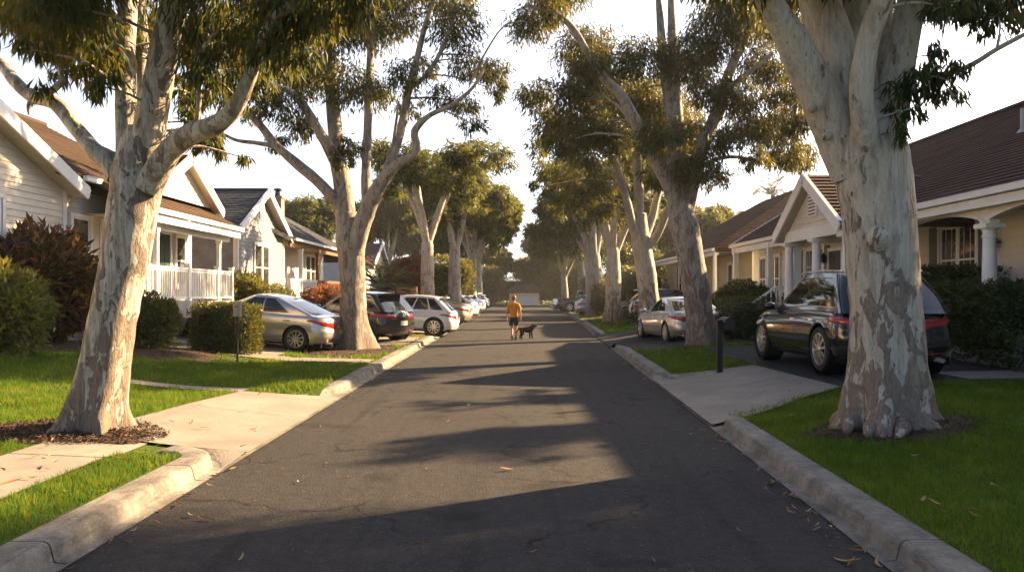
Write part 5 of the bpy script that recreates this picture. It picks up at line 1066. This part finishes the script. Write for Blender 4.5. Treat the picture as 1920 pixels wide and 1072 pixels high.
def make_car(label,loc,rz,pm,kind='suv',L=4.6,W=1.85,H=1.68,wr=.35,group='parked cars along the street',tail='wrap',plate=PLATE,pitch=0,spokes=10,chrome=False,rails=False,cat='car',rimm=RIMM,name='parked_car',detail=1):
    root=thing(name,label,cat,loc,rz,group); root.rotation_euler=(0,pitch,rz)
    hl=L/2; hw=W/2
    if kind=='suv': zs=dict(z0=.24,deck=[(-hl,.86),(-hl+.12,1.02),(-hl*.4,1.04),(hl*.22,1.00),(hl*.42,.99),(hl*.8,.90),(hl,.72)]); gf,gr=hl*.47,-hl+.10; rf,rrx=hl*.06,-hl+.62; wb=.90; wt=.70
    elif kind=='hatch': zs=dict(z0=.22,deck=[(-hl,.82),(-hl+.1,.98),(-hl*.4,.98),(hl*.25,.93),(hl*.45,.92),(hl*.8,.82),(hl,.62)]); gf,gr=hl*.50,-hl+.10; rf,rrx=hl*.06,-hl+.72; wb=.90; wt=.68
    elif kind=='pickup': zs=dict(z0=.36,deck=[(-hl,1.10),(-hl+.1,1.16),(-hl*.1,1.16),(hl*.25,1.13),(hl*.42,1.12),(hl*.85,1.05),(hl,.9)]); gf,gr=hl*.44,-hl*.18; rf,rrx=hl*.16,-hl*.10; wb=.88; wt=.74
    else: zs=dict(z0=.20,deck=[(-hl,.80),(-hl+.08,.965),(-hl+.45,.985),(-hl*.35,.955),(hl*.25,.90),(hl*.45,.89),(hl*.8,.80),(hl,.60)]); gf,gr=hl*.52,-hl+.38; rf,rrx=hl*.10,-hl*.38; wb=.885; wt=.66
    z0=zs['z0']; deck=lambda x: ip(x,zs['deck'])
    nf,nc,ns=(8,7,34) if detail else (5,4,22); NV=18 if detail else 10
    wbx=.60*hl+.02; axf,axr=wbx,-wbx+.02
    vv=[0,.05,.1]+[.1+.9*(i/(NV-3)) for i in range(1,NV-2)]
    wprof=[(0,.90),(.12,.955),(.30,.985),(.48,1.0),(.66,.995),(.80,.975),(.93,.945),(1,.905)]
    ff=[(0,-.12),(.12,-.03),(.3,0),(.5,-.01),(.75,-.08),(1,-.20)]; fr=[(0,.14),(.12,.05),(.30,.0),(.50,.0),(.62,.03),(.8,.05),(1,.10)]
    if kind=='sedan': fr=[(0,.16),(.12,.06),(.32,.0),(.5,.01),(.66,.05),(.88,.05),(1,.09)]
    half=[]
    def S(k_pts,v): return [(x,y,z0+v*(deck(x)-z0)) for x,y in k_pts]
    rings=[]
    for v in vv:
        w=hw*ip(v,wprof); pts=loop_pts(hl+ip(v,ff),-hl+ip(v,fr),w,.42 if kind!='pickup' else .25,.36 if kind!='pickup' else .15,.16,.10 if kind!='pickup' else .02,nf,nc,ns); rings.append(S(pts,v))
    K=len(rings[0]); NVV=len(vv)
    Ra=wr+.055
    # left half + right half by mirror
    vs=[];fs=[]
    def push(sign):
        o=len(vs)
        for r in rings:
            for x,y,z in r: vs.append([x,y*sign,z])
        inside=np.zeros((NVV,K),bool)
        for i in range(NVV):
            for k in range(K):
                x,y,z=rings[i][k]
                for ax in (axf,axr):
                    if (x-ax)**2+(z-wr)**2<Ra*Ra and y>hw*.6: inside[i,k]=True
        faces=[]
        for i in range(NVV-1):
            for k in range(K-1):
                q=[(i,k),(i,k+1),(i+1,k+1),(i+1,k)]; n=sum(inside[a] for a in q)
                if n==4: continue
                if n>0:
                    for a in q:
                        if inside[a]:
                            x,y,z=rings[a[0]][a[1]]; ax=axf if x>0 else axr; dx,dz=x-ax,z-wr; r=math.hypot(dx,dz) or 1; j=o+a[0]*K+a[1]
                            if z>z0+.02 or True: vs[j][0]=ax+dx/r*Ra; vs[j][2]=max(z0,wr+dz/r*Ra)
                idx=[o+a[0]*K+a[1] for a in q]; faces.append(idx if sign>0 else idx[::-1])
        fs.extend(faces); return o
    oL=push(1); oR=push(-1); top=(NVV-1)*K; MC=6
    # top cap
    prev=None
    for k in range(K):
        a=vs[oL+top+k]; row=[oL+top+k]
        for j in range(1,MC):
            t=j/MC; y=a[1]*(1-2*t); vs.append([a[0],y,a[2]+.045*math.sin(PI*t)*min(1,abs(a[1])/.5)]); row.append(len(vs)-1)
        row.append(oR+top+k)
        if prev:
            for j in range(MC): fs.append([prev[j],prev[j+1],row[j+1],row[j]])
        prev=row
    # greenhouse
    NH=9; gh=[]
    bl=loop_pts(gf,gr,hw*wb,.20,.16,.14,.06,nf,nc,ns); rl_=loop_pts(rf,rrx,hw*wt,.18,.18,.10,.05,nf,nc,ns)
    zr=H-.045
    for j in range(NH):
        t=j/(NH-1); ring=[]
        for (x1,y1),(x2,y2) in zip(bl,rl_):
            zb=deck(x1)-.012; zt=zr-.05*max(0,(x2-rf*.3)/max(.1,rf*.7))*0-.06*(abs(x2-(rf+rrx)/2)/((rf-rrx)/2))**2
            b=.035*math.sin(PI*t); s=1+b
            ring.append((lerp(x1,x2,t),lerp(y1,y2,t)+(b if y1>.3*hw else 0)*min(1,y1/hw),lerp(zb,zt,t)))
        gh.append(ring)
    iF=nf; iS=nf+nc; iE=nf+nc+ns; 
    if kind=='sedan': sw=[(.07,.44),(.485,.80)]; jr=(1,7)
    elif kind=='pickup': sw=[(.06,.50),(.55,.93)]; jr=(1,7)
    else: sw=[(.06,.40),(.435,.70),(.735,.93)]; jr=(1,7)
    def win_of(k,j):
        if j<jr[0] or j>=jr[1]: return None
        if k<iF-0+2: return 'windscreen'
        if k>=iE+nc-2: return 'rear_window'
        if iS<=k<iE:
            s=(k-iS+.5)/ns
            for q,(a,b) in enumerate(sw):
                if a<=s<b: return 'side_window'
        return None
    og=len(vs); W_={}
    for sign in (1,-1):
        o=len(vs)
        for ring in gh:
            for p in ring: vs.append([p[0],p[1]*sign,p[2]])
        for j in range(NH-1):
            for k in range(K-1):
                q=[o+j*K+k,o+j*K+k+1,o+(j+1)*K+k+1,o+(j+1)*K+k]; q=q if sign>0 else q[::-1]; wn_=win_of(k,j)
                if wn_: W_.setdefault((wn_,sign if wn_=='side_window' else 0),[]).append(q)
                else: fs.append(q)
        if sign>0: oGL=o
        else: oGR=o
    prev=None; topg=(NH-1)*K
    for k in range(K):
        a=vs[oGL+topg+k]; row=[oGL+topg+k]
        for j in range(1,MC):
            t=j/MC; vs.append([a[0],a[1]*(1-2*t),a[2]+.045*math.sin(PI*t)]); row.append(len(vs)-1)
        row.append(oGR+topg+k)
        if prev:
            for j in range(MC): fs.append([prev[j],prev[j+1],row[j+1],row[j]])
        prev=row
    if kind=='pickup':   # open bed: sunk floor
        pass
    def sub(name,faces,mat,parent=root,push_=0,smooth=True):
        used=sorted({i for f in faces for i in f}); mp={i:n for n,i in enumerate(used)}; m=MB(); m.v=[tuple(vs[i]) for i in used]; m.f=[tuple(mp[i] for i in f) for f in faces]; 
        o=m.build(name,mat,parent,None,smooth)
        bm=bmesh.new(); bm.from_mesh(o.data); bmesh.ops.remove_doubles(bm,verts=bm.verts,dist=.0006); bmesh.ops.dissolve_degenerate(bm,dist=.0004,edges=bm.edges); bmesh.ops.recalc_face_normals(bm,faces=bm.faces)
        if push_:
            bm.normal_update()
            for v in bm.verts: v.co+=v.normal*push_
        bm.to_mesh(o.data); bm.free()
        if smooth: o.data.polygons.foreach_set('use_smooth',[True]*len(o.data.polygons)); o.data.set_sharp_from_angle(angle=R(42))
        return o
    body=sub('body',fs,pm)
    for (n_,s_),f in W_.items(): sub(n_,f,CGLASS,push_=.003)
    # surface patches on the lower body
    def ring_at(v,d=.0):
        w=hw*ip(v,wprof); return S(loop_pts(hl+ip(v,ff),-hl+ip(v,fr),w,.42 if kind!='pickup' else .25,.36 if kind!='pickup' else .15,.16,.10 if kind!='pickup' else .02,nf,nc,ns),v)
    def kpt(r,k):
        i=int(min(max(k,0),K-1.001)); t=k-i; a,b=r[i],r[i+1]; return Vector(a).lerp(Vector(b),t)
    def ppatch(name,quad,mat,sign=1,nu=10,nv=4,off=.006,parent=root,both=False):
        """quad: four (k,v) corners"""
        m=MB()
        for sg in ((1,-1) if both else (sign,)):
            pts=[]
            for a in range(nu+1):
                for b in range(nv+1):
                    u,w=a/nu,b/nv; k=lerp(lerp(quad[0][0],quad[1][0],u),lerp(quad[3][0],quad[2][0],u),w); v=lerp(lerp(quad[0][1],quad[1][1],u),lerp(quad[3][1],quad[2][1],u),w)
                    r=ring_at(v); p=kpt(r,k); q=kpt(r,k+.3)-kpt(r,k-.3); nrm=Vector((-q.y,q.x,0)).normalized(); 
                    if nrm.dot(Vector((p.x*.3,p.y,0)))<0: nrm=-nrm
                    edge=0 if (a in (0,nu) or b in (0,nv)) else 1
                    p=p+nrm*(off*edge-.002*(1-edge)); pts.append((p.x,p.y*sg,p.z))
            o=m.add(pts,[(i*(nv+1)+j,(i+1)*(nv+1)+j,(i+1)*(nv+1)+j+1,i*(nv+1)+j+1) for i in range(nu) for j in range(nv)])
        o=m.build(name,mat,parent,None,True); return o
    kR=iE+nc; kE=iE   # rear corner indices
    for sg in (1,-1):
        if tail=='wrap': ppatch('tail_light',[(kE-1.6,.82),(kR+nf*.52,.58),(kR+nf*.48,.82),(kE-.8,.90)],TAILR,sg,14,4,.014)
        elif tail=='wide': ppatch('tail_light',[(kE-1.6,.80),(kR+nf*.50,.68),(kR+nf*.46,.86),(kE-.6,.93)],TAILR,sg,16,4,.014)
        else: ppatch('tail_light',[(kE+nc*.3,.45),(kR+nf*.22,.45),(kR+nf*.22,.93),(kE+nc*.3,.93)],TAILR,sg,8,6,.014)
        ppatch('headlight',[(nf*.45,.60),(iS+1.5,.66),(iS+2.6,.80),(nf*.55,.74)],TAILW,sg,12,4,.012)
        if detail: ppatch('reflector',[(kE+nc*.7,.16),(kR+nf*.35,.13),(kR+nf*.35,.17),(kE+nc*.7,.20)],TAILR,sg,8,2,.010)
        # door seams and handles
        m=MB(); xs=[lerp(bl[iS][0],bl[iE][0],q) for q in ((.02,.42,.72) if kind!='sedan' else (.02,.46,.82))]
        for x in xs:
            if kind=='pickup' and x<-hl*.2: continue
            for v0,v1 in zip([.08+.115*i for i in range(8)],[.08+.115*(i+1) for i in range(8)]):
                def sp(v):
                    z=z0+v*(deck(x)-z0); return Vector((x,sg*(hw*ip(v,wprof)+.001),z))
                a,b=sp(v0),sp(v1)
                if any((x-ax)**2+(a.z-wr)**2<(Ra+.02)**2 for ax in (axf,axr)): continue
                m.poly([a+Vector((-.006,0,0)),a+Vector((.006,0,0)),b+Vector((.006,0,0)),b+Vector((-.006,0,0))][::sg])
        if m.f: m.build('door_seam',TRIMB,root)
        for x in xs[1:]:
            m=MB(); z=z0+.80*(deck(x)-z0); y=sg*(hw*ip(.80,wprof)+.018); m.obox((x+.17,y,z),((1,0,0),(0,1,0),Zv),(.095,.012,.014)); m.build('door_handle',pm if not chrome else CHROME,root)
        m=MB(); mx=gf-.30; mz=deck(mx)+.09; m.sphere((mx-.02,sg*(hw*1.02),mz),(.075,.115,.075),12,8); m.obox((mx,sg*(hw*.92),mz-.05),((1,0,0),(0,1,0),Zv),(.03,.06,.02)); m.build('mirror',pm if kind!='pickup' else TRIMB,root,None,True)
        # sill trim and arch lips
        ppatch('sill_trim',[(iS+.4,.0),(iE-.4,.0),(iE-.4,.085),(iS+.4,.085)],TRIMB if kind!='sedan' else pm,sg,ns,1,.004) if kind!='sedan' else None
        if chrome:
            m=MB(); pl=[Vector(gh[1][k]) for k in range(iS+2,iE-1,3)]; pl=[Vector((p.x,sg*(p.y+.006),p.z)) for p in pl]; m.tube(pl,[.009]*len(pl),6,step=.3); m.build('window_trim',CHROME,root)
            m=MB(); pl=[Vector(gh[7][k]) for k in range(iS+3,iE-3,3)]; pl=[Vector((p.x,sg*(p.y+.006),p.z)) for p in pl]; m.tube(pl,[.007]*len(pl),6,step=.3); m.build('window_trim',CHROME,root)
        if rails:
            m=MB(); y=sg*hw*(wt-.02); pl=[(lerp(rf,rrx,t),y,H-.06+.045*math.sin(PI*t)**.35) for t in [.05+.09*i for i in range(11)]]; m.tube(pl,[.016]*11,8,step=.15); m.build('roof_rail',CHROME if chrome else TRIMB,root,None,True)
    # rear: glass trim, plate, bumper, exhaust
    r=ring_at(.58); xr_=-hl+ip(.55,fr)-.012; m=MB(); pz=z0+(.52 if kind!='pickup' else .25)*(deck(-hl+.1)-z0); m.obox((xr_-.006+ (.0),0,pz),((1,0,0),(0,1,0),Zv),(.008,.16,.075)); m.build('number_plate',plate,root)
    m=MB(); m.obox((xr_-.006,0,pz+.14),((1,0,0),(0,1,0),Zv),(.012,.30,.014)); m.build('boot_handle',CHROME if chrome or kind=='sedan' else pm,root)
    ppatch('rear_bumper_trim',[(kE+2,.0),(K-1.01,.0),(K-1.01,.14),(kE+2,.12)],TRIMB,1,14,2,.010,both=True)
    ppatch('front_grille',[(0,.28),(nf*.62,.30),(nf*.70,.62),(0,.64)],TRIMB,1,8,3,.010,both=True)
    if chrome or kind=='sedan': ppatch('bumper_strip',[(kE+nc*.8,.145),(K-1.01,.145),(K-1.01,.17),(kE+nc*.8,.175)],CHROME,1,14,1,.016,both=True)
    if kind=='suv' or kind=='hatch':
        m=MB(); m.obox((rrx-.10,0,H-.085),((1,0,-.1),(0,1,0),(.1,0,1)),(.14,hw*wt*.86,.022)); m.build('rear_spoiler',pm,root)
    m=MB()
    for sg in (1,-1): m.cyl((-hl+.02,sg*hw*.62,.27),(-hl+.25,sg*hw*.62,.27),.04,None,10,False); m.cyl((-hl+.05,sg*hw*.62,.27),(-hl+.055,sg*hw*.62,.27),.036,None,10)
    m.build('exhaust',GREYM,root,None,True,40)
    m=MB(); m.box((-hl+.25,-hw*.86,z0-.05),(hl-.3,hw*.86,z0+.05)); m.build('underbody',WELL,root)
    for ax in (axf,axr):
        for sg in (1,-1):
            m=MB(); m.cyl((ax,sg*(hw-.02),wr),(ax,sg*(hw-.34),wr),Ra+.004,None,24,False); m.cyl((ax,sg*(hw-.33),wr),(ax,sg*(hw-.35),wr),Ra+.004,None,24); m.build('wheel_well',WELL,root)
            y=sg*(hw-.115); w=root_wheel(ax,y,wr,sg,spokes,rimm,root)
    return root
WC={}
def root_wheel(ax,y,wr,sg,spokes,rimm,root):
    key=(round(wr,3),sg,spokes,rimm.name)
    if key not in WC:
        m=MB(); tw=.115; prof=[(wr*.70,-tw*.8),(wr*.72,-tw*.95),(wr*.86,-tw*1.0),(wr*.95,-tw*.9),(wr,-tw*.6),(wr,tw*.6),(wr*.95,tw*.9),(wr*.86,tw*1.0),(wr*.72,tw*.95),(wr*.70,tw*.8),(wr*.70,-tw*.8)]
        m.lathe((0,0,0),prof,28,'Y'); t=m.build('wheel',RUB,None,None,True,35); me=t.data; bpy.data.objects.remove(t)
        m=MB(); o=sg*tw*.8; m.lathe((0,0,0),[(wr*.72,o*.95),(wr*.72,o*1.12),(wr*.66,o*1.15),(wr*.63,o*.9),(wr*.62,-o*.2)],28,'Y')
        for i in range(spokes):
            a=2*PI*i/spokes; d=Vector((math.cos(a),0,math.sin(a))); n=Vector((-d.z,0,d.x)); p0=d*wr*.06+Vector((0,o*1.0,0)); p1=d*wr*.65+Vector((0,o*.98,0)); 
            m.obox((p0+p1)/2,((p1-p0).normalized(),Vector((0,1,0)),n),((p1-p0).length/2,.012,wr*.055))
        m.lathe((0,o*1.02,0),[(0,.02*sg),(wr*.10,.018*sg),(wr*.17,.0),(wr*.18,-.03*sg)],14,'Y'); q=m.build('rim',rimm,None,None,True,30); rm=q.data; bpy.data.objects.remove(q)
        m=MB(); m.lathe((0,0,0),[(0,-o*.15),(wr*.63,-o*.15)],20,'Y'); q=m.build('brake_disc',WELL); bd=q.data; bpy.data.objects.remove(q)
        WC[key]=(me,rm,bd)
    me,rm,bd=WC[key]; w=bpy.data.objects.new('wheel',me); COL.objects.link(w); w.parent=root; w.location=(ax,y,wr); w.rotation_euler=(0,random.uniform(0,6),0)
    for n_,d in (('rim',rm),('brake_disc',bd)):
        o=bpy.data.objects.new(n_,d); COL.objects.link(o); o.parent=w
P_SILV=paint('silver_paint',(.46,.44,.41),.75,.30); P_BLK=paint('black_paint',(.010,.011,.013),.2,.16); P_DK=paint('charcoal_paint',(.022,.022,.024),.3,.18); P_WHT=paint('white_paint',(.66,.66,.64),.0,.3); P_BEI=paint('champagne_paint',(.36,.33,.24),.6,.3); P_SIL2=paint('pale_silver_paint',(.5,.51,.52),.6,.3); P_GREY=paint('grey_paint',(.11,.11,.115),.5,.28); P_RED=paint('dark_maroon_paint',(.045,.012,.012),.3,.2); P_LB=paint('pale_blue_paint',(.36,.40,.44),.5,.3); P_NAVY=paint('navy_paint',(.02,.025,.045),.3,.22); P_PICK=paint('dark_green_paint',(.03,.035,.035),.3,.25)
def park(label,x,y,deg,pm,kind,dz=None,**k):
    """x,y centre of the car; deg heading of its nose measured from +X counter clockwise"""
    a=R(deg); L=k.get('L',4.6); c=Vector((math.cos(a),math.sin(a),0)); zf=g(x+c.x*L*.3,y+c.y*L*.3); zr_=g(x-c.x*L*.3,y-c.y*L*.3)
    if dz is not None: zf=zr_=dz
    return make_car(label,(x,y,(zf+zr_)/2+.02),a,pm,kind,pitch=-math.atan2(zf-zr_,L*.6),**k)
# left side
park('silver sedan parked nose in beside the clipped hedge, rear toward the road',-7.15,21.3,171,P_SILV,'sedan',L=4.75,W=1.84,H=1.46,wr=.335,plate=PLATEY,tail='wrap')
park('black hatchback SUV behind the second gum trunk on the left',-5.5,25.9,148,P_DK,'suv',L=4.5,W=1.86,H=1.66,wr=.36,tail='wide')
park('white SUV parked across the verge beyond the black hatchback',-4.45,30.6,178,P_WHT,'hatch',L=4.5,W=1.86,H=1.62,wr=.36,tail='wrap')
park('champagne sedan with red tail light just beyond the white SUV',-4.3,37.3,172,P_BEI,'sedan',L=4.6,W=1.8,H=1.46,wr=.32,detail=0)
park('pale silver coupe, second car beyond the white SUV',-4.5,42.2,170,P_SIL2,'sedan',L=4.6,W=1.8,H=1.44,wr=.32,detail=0)
park('white hatchback with bright red tail light in the left row',-4.2,48.0,168,P_WHT,'hatch',L=4.2,W=1.78,H=1.5,wr=.32,detail=0)
park('dark grey hatchback between two white cars in the left row',-4.1,54.5,165,P_GREY,'hatch',L=4.2,W=1.78,H=1.5,wr=.32,detail=0)
park('small white van like car near the far end of the left row',-4.3,62,162,P_WHT,'suv',L=4.3,W=1.78,H=1.66,wr=.33,detail=0)
park('navy blue hatchback last in the left row',-4.2,72,160,P_NAVY,'hatch',L=4.2,W=1.78,H=1.5,wr=.32,detail=0)
# right side
park('shiny black SUV parked behind the massive pale gum trunk, tail toward the viewer',6.2,14.2,90.0,P_BLK,'suv',dz=.40,L=4.85,W=1.96,H=1.74,wr=.385,chrome=True,rails=True,tail='wide',spokes=10)
park('silver coupe parked behind the brown gum trunk with its tail toward the viewer',5.55,24.9,96,P_SILV,'sedan',dz=.17,L=4.7,W=1.85,H=1.46,wr=.335,plate=PLATE,spokes=10)
park('dark maroon SUV with its tail light toward the road',8.0,36.5,8,P_RED,'suv',L=4.6,W=1.88,H=1.62,wr=.37,spokes=5)
park('grey SUV with its nose pointing at the road between two gum trunks',7.6,42.5,186,P_GREY,'suv',L=4.6,W=1.86,H=1.62,wr=.36,detail=0)
park('pale blue hatchback with red tail light on the right verge',6.8,55.5,12,P_LB,'hatch',L=4.3,W=1.8,H=1.5,wr=.33,detail=0)
park('dark pickup truck with red tail light far down the right side',6.3,66,14,P_PICK,'pickup',L=5.2,W=1.9,H=1.80,wr=.39,detail=0,cat='pickup truck',name='pickup_truck')
# ---------------------------------------------------------------- person and dog
SKIN=noisy('skin',(.46,.25,.16),(.52,.29,.19),8,.55,.1,60); ORSHIRT=noisy('orange_cotton',(.68,.245,.010),(.76,.30,.016),14,.85,.4,30); SHORTS=noisy('dark_shorts',(.018,.024,.03),(.028,.035,.042),14,.85,.3,30); HAIR=noisy('ginger_hair',(.16,.07,.025),(.26,.12,.04),30,.6,.5,60); SHOE=noisy('dark_shoe',(.02,.02,.022),(.04,.04,.04),20,.7); FUR=noisy('black_fur',(.005,.0045,.0045),(.013,.010,.008),16,.8,.6,60,spec=.1); EYEM=M('eye_white',(.7,.68,.65),.3); LEASHM=M('leash_webbing',(.05,.02,.02),.7); LIPM=M('lip_skin',(.35,.14,.11),.5)
def skin(name,nodes,edges,mat,parent,rootn=0,lev=2):
    me=bpy.data.meshes.new(name); me.from_pydata([n[0] for n in nodes],edges,[])
    o=bpy.data.objects.new(name,me); COL.objects.link(o); s=o.modifiers.new('skin','SKIN'); s.use_smooth_shade=True; s.branch_smoothing=.6; sb=o.modifiers.new('sub','SUBSURF'); sb.levels=lev; sb.render_levels=lev
    for sv,n in zip(me.skin_vertices[0].data,nodes):
        r=n[1]; sv.radius=r if hasattr(r,'__len__') else (r,r)
    me.skin_vertices[0].data[rootn].use_root=True
    me.materials.append(mat); o.parent=parent
    dg=bpy.context.evaluated_depsgraph_get(); ev=o.evaluated_get(dg); nm=bpy.data.meshes.new_from_object(ev); o.modifiers.clear(); o.data=nm; nm.name=name
    if not nm.materials: nm.materials.append(mat)
    nm.polygons.foreach_set('use_smooth',[True]*len(nm.polygons)); return o
class Sk:
    def __init__(s): s.n=[]; s.e=[]
    def a(s,p,r,frm=None):
        s.n.append((tuple(p),r)); i=len(s.n)-1
        if frm is not None: s.e.append((frm,i))
        return i
px_,py_=.07,28.4
per=thing('person','person in an orange t-shirt and dark shorts walking away down the road with a dog','person',(px_,py_,0)); per.scale=(.96,.96,.96)
k=Sk(); pel=k.a((0,0,.93),(.15,.105)); wst=k.a((0,0,1.08),(.135,.095),pel); ch=k.a((0,.0,1.26),(.16,.11),wst); sh=k.a((0,.0,1.40),(.13,.085),ch); nk=k.a((0,.01,1.49),.052,sh); hd0=k.a((0,.03,1.57),(.066,.078),nk); hd=k.a((0,.035,1.64),(.075,.092),hd0); k.a((0,.03,1.715),(.06,.072),hd)
hands={}
for sx in (-1,1):
    hip=k.a((sx*.095,0,.88),(.10,.105),pel); st=.10*sx; kn=k.a((sx*.085,.03 if sx<0 else .11,.49),.058,hip); cf=k.a((sx*.08,-.06 if sx<0 else .12,.34),.056,kn); an=k.a((sx*.075,-.17 if sx<0 else .14,.12 if sx<0 else .09),.036,cf); k.a((sx*.08,-.11 if sx<0 else .21,.05),.04,an)
    s1=k.a((sx*.175,0,1.40),.062,sh); el=k.a((sx*(.245),-.03,1.13),.042,s1); wr_=k.a((sx*.27,.04 if sx<0 else .02,.89),.028,el); pm_=k.a((sx*.275,.055 if sx<0 else .035,.82),(.022,.038),wr_); hands[sx]=Vector((sx*.275,.06 if sx<0 else .04,.80))
    for f in range(4):
        dy=-.03+.02*f; b=k.a((sx*.277,(.06 if sx<0 else .04)+dy,.765),.0095,pm_); m1=k.a((sx*.268,(.06 if sx<0 else .04)+dy+.004,.735-.004*(f in(1,2))),.0085,b); k.a((sx*.25,(.06 if sx<0 else .04)+dy+.004,.715),.007,m1)
    th=k.a((sx*.262,(.06 if sx<0 else .04)+.045,.815),.011,pm_); k.a((sx*.252,(.06 if sx<0 else .04)+.055,.775),.009,th)
body=skin('body',k.n,k.e,SKIN,per)
m=MB(); 
for sx in (-1,1): m.sphere((sx*.03,.118,1.655),(.013,.011,.009),8,6)
m.build('eyes',EYEM,per,None,True)
m=MB(); m.sphere((0,.128,1.625),(.014,.022,.022),10,6); m.sphere((0,.113,1.588),(.024,.012,.007),10,6); 
for sx in (-1,1): m.sphere((sx*.080,.025,1.632),(.012,.022,.032),8,6)
m.build('face_features',SKIN,per,None,True)
L=Leaves(90); m=MB(); m.sphere((0,.018,1.675),(.089,.104,.088),16,10)
m.v=[(x,y,z-.05 if (y<0 and z<1.65) else z) for x,y,z in m.v]; m.v=[(x,y-.0,z) if y<.075 or z>1.69 else (x*.9,.07,z) for x,y,z in m.v]; m.build('hair',HAIR,per,None,True)
k=Sk(); a0=k.a((0,0,.83),(.168,.125)); a=k.a((0,0,.96),(.172,.125),a0); b=k.a((0,0,1.10),(.160,.118),a); c=k.a((0,0,1.27),(.178,.125),b); d=k.a((0,0,1.40),(.145,.098),c); k.a((0,.01,1.465),.068,d)
for sx in (-1,1): s1=k.a((sx*.18,0,1.395),.080,d); q=k.a((sx*.225,-.015,1.22),.070,s1); k.a((sx*.240,-.022,1.13),.066,q)
skin('tshirt',k.n,k.e,ORSHIRT,per)
k=Sk(); a=k.a((0,0,.99),(.158,.118)); b=k.a((0,0,.90),(.165,.125),a)
for sx in (-1,1): q=k.a((sx*.10,.01,.78),(.105,.115),b); k.a((sx*.105,.035,.53),(.100,.104),q)
skin('shorts',k.n,k.e,SHORTS,per)
for sx in (-1,1):
    k=Sk(); y=-.17 if sx<0 else .14; dz_=.035 if sx<0 else 0; a=k.a((sx*.075,y-.03,.05+dz_),.042); b=k.a((sx*.077,y+.05,.042+dz_*.6),(.042,.035),a); k.a((sx*.082,y+.16,.034),(.04,.026),b); k.a((sx*.075,y,.10+dz_),.042,a); skin('shoe',k.n,k.e,SHOE,per,lev=1)
dx_,dy_=.56,28.6
dog=thing('dog','black dog with rusty muzzle standing beside the person, facing right','dog',(dx_,dy_,0)); dog.scale=(.88,.88,.93)
k=Sk(); pel=k.a((-.22,0,.42),(.105,.115)); mid=k.a((-.05,0,.405),(.108,.12),pel); che=k.a((.13,0,.40),(.125,.155),mid); sho=k.a((.21,0,.44),(.10,.125),che); nec=k.a((.28,0,.52),.082,sho); hd=k.a((.325,0,.575),(.076,.078),nec); mz=k.a((.415,0,.545),(.045,.046),hd); k.a((.46,0,.535),.036,mz)
t1=k.a((-.32,0,.45),.036,pel); t2=k.a((-.38,0,.38),.030,t1); k.a((-.40,0,.28),.018,t2)
for sy in (-1,1):
    off=.05 if sy>0 else -.02
    st=k.a((-.24+off*.4,sy*.075,.30),(.075,.06),pel); kn=k.a((-.20+off,sy*.08,.225),.050,st); hk=k.a((-.275+off,sy*.08,.13),.030,kn); pw=k.a((-.255+off,sy*.08,.035),.026,hk); k.a((-.215+off,sy*.08,.024),.026,pw)
    f1=k.a((.16+off*1.2,sy*.07,.28),(.052,.06),che); f2=k.a((.165+off*1.4,sy*.07,.17),.036,f1); f3=k.a((.175+off*1.5,sy*.07,.035),.026,f2); k.a((.215+off*1.5,sy*.07,.024),.026,f3)
k.n=[(p,(r*1.13 if not hasattr(r,'__len__') else tuple(q*1.12 for q in r))) for p,r in k.n]
skin('body',k.n,k.e,FUR,dog)
m=MB()
for sy in (-1,1): m.sphere((.325,sy*.088,.535),(.036,.016,.075),10,8)
m.build('ears',FUR,dog,None,True)
m=MB(); m.sphere((.495,0,.545),(.016,.018,.014),8,6); 
for sy in (-1,1): m.sphere((.392,sy*.045,.605),(.010,.007,.010),6,5)
m.build('nose_and_eyes',BLACKM,dog,None,True)
m=MB(); m.lathe((.255,0,.49),[(.100,-.014),(.108,-.011),(.108,.014),(.100,.016)],16); m.build('collar',LEASHM,dog)
hp=per.location+hands[1]*.96; c2=dog.location+Vector((-.0,0,.50)); e=dog.location+Vector((.225,0,.545))*.92
m=MB(); m.tube([hp+Vector((0,0,-.06)),hp+Vector((.02,0,.0)),hp.lerp(e,.45)+Vector((0,-.02,-.13)),e],[.011]*4,6,step=.05); o=m.build('dog_leash',LEASHM); tag(o,'thin dark leash running from the hand of the person to the dog','leash')
shade('tall garden tree with the widest crown behind the maroon roofed house',17.5,13.6,13.5,5.0,4.4,39)
shade('slim garden tree behind the middle of the maroon roofed house',17.5,18.7,10.6,5.0,1.7,40)  # added out of view, narrow crown drops a shade band across the road
shade('slender young tree behind the far half of the maroon roofed house',17.5,22.0,10.2,5.0,1.2,41)  # added out of view for a thinner shade band farther up the road
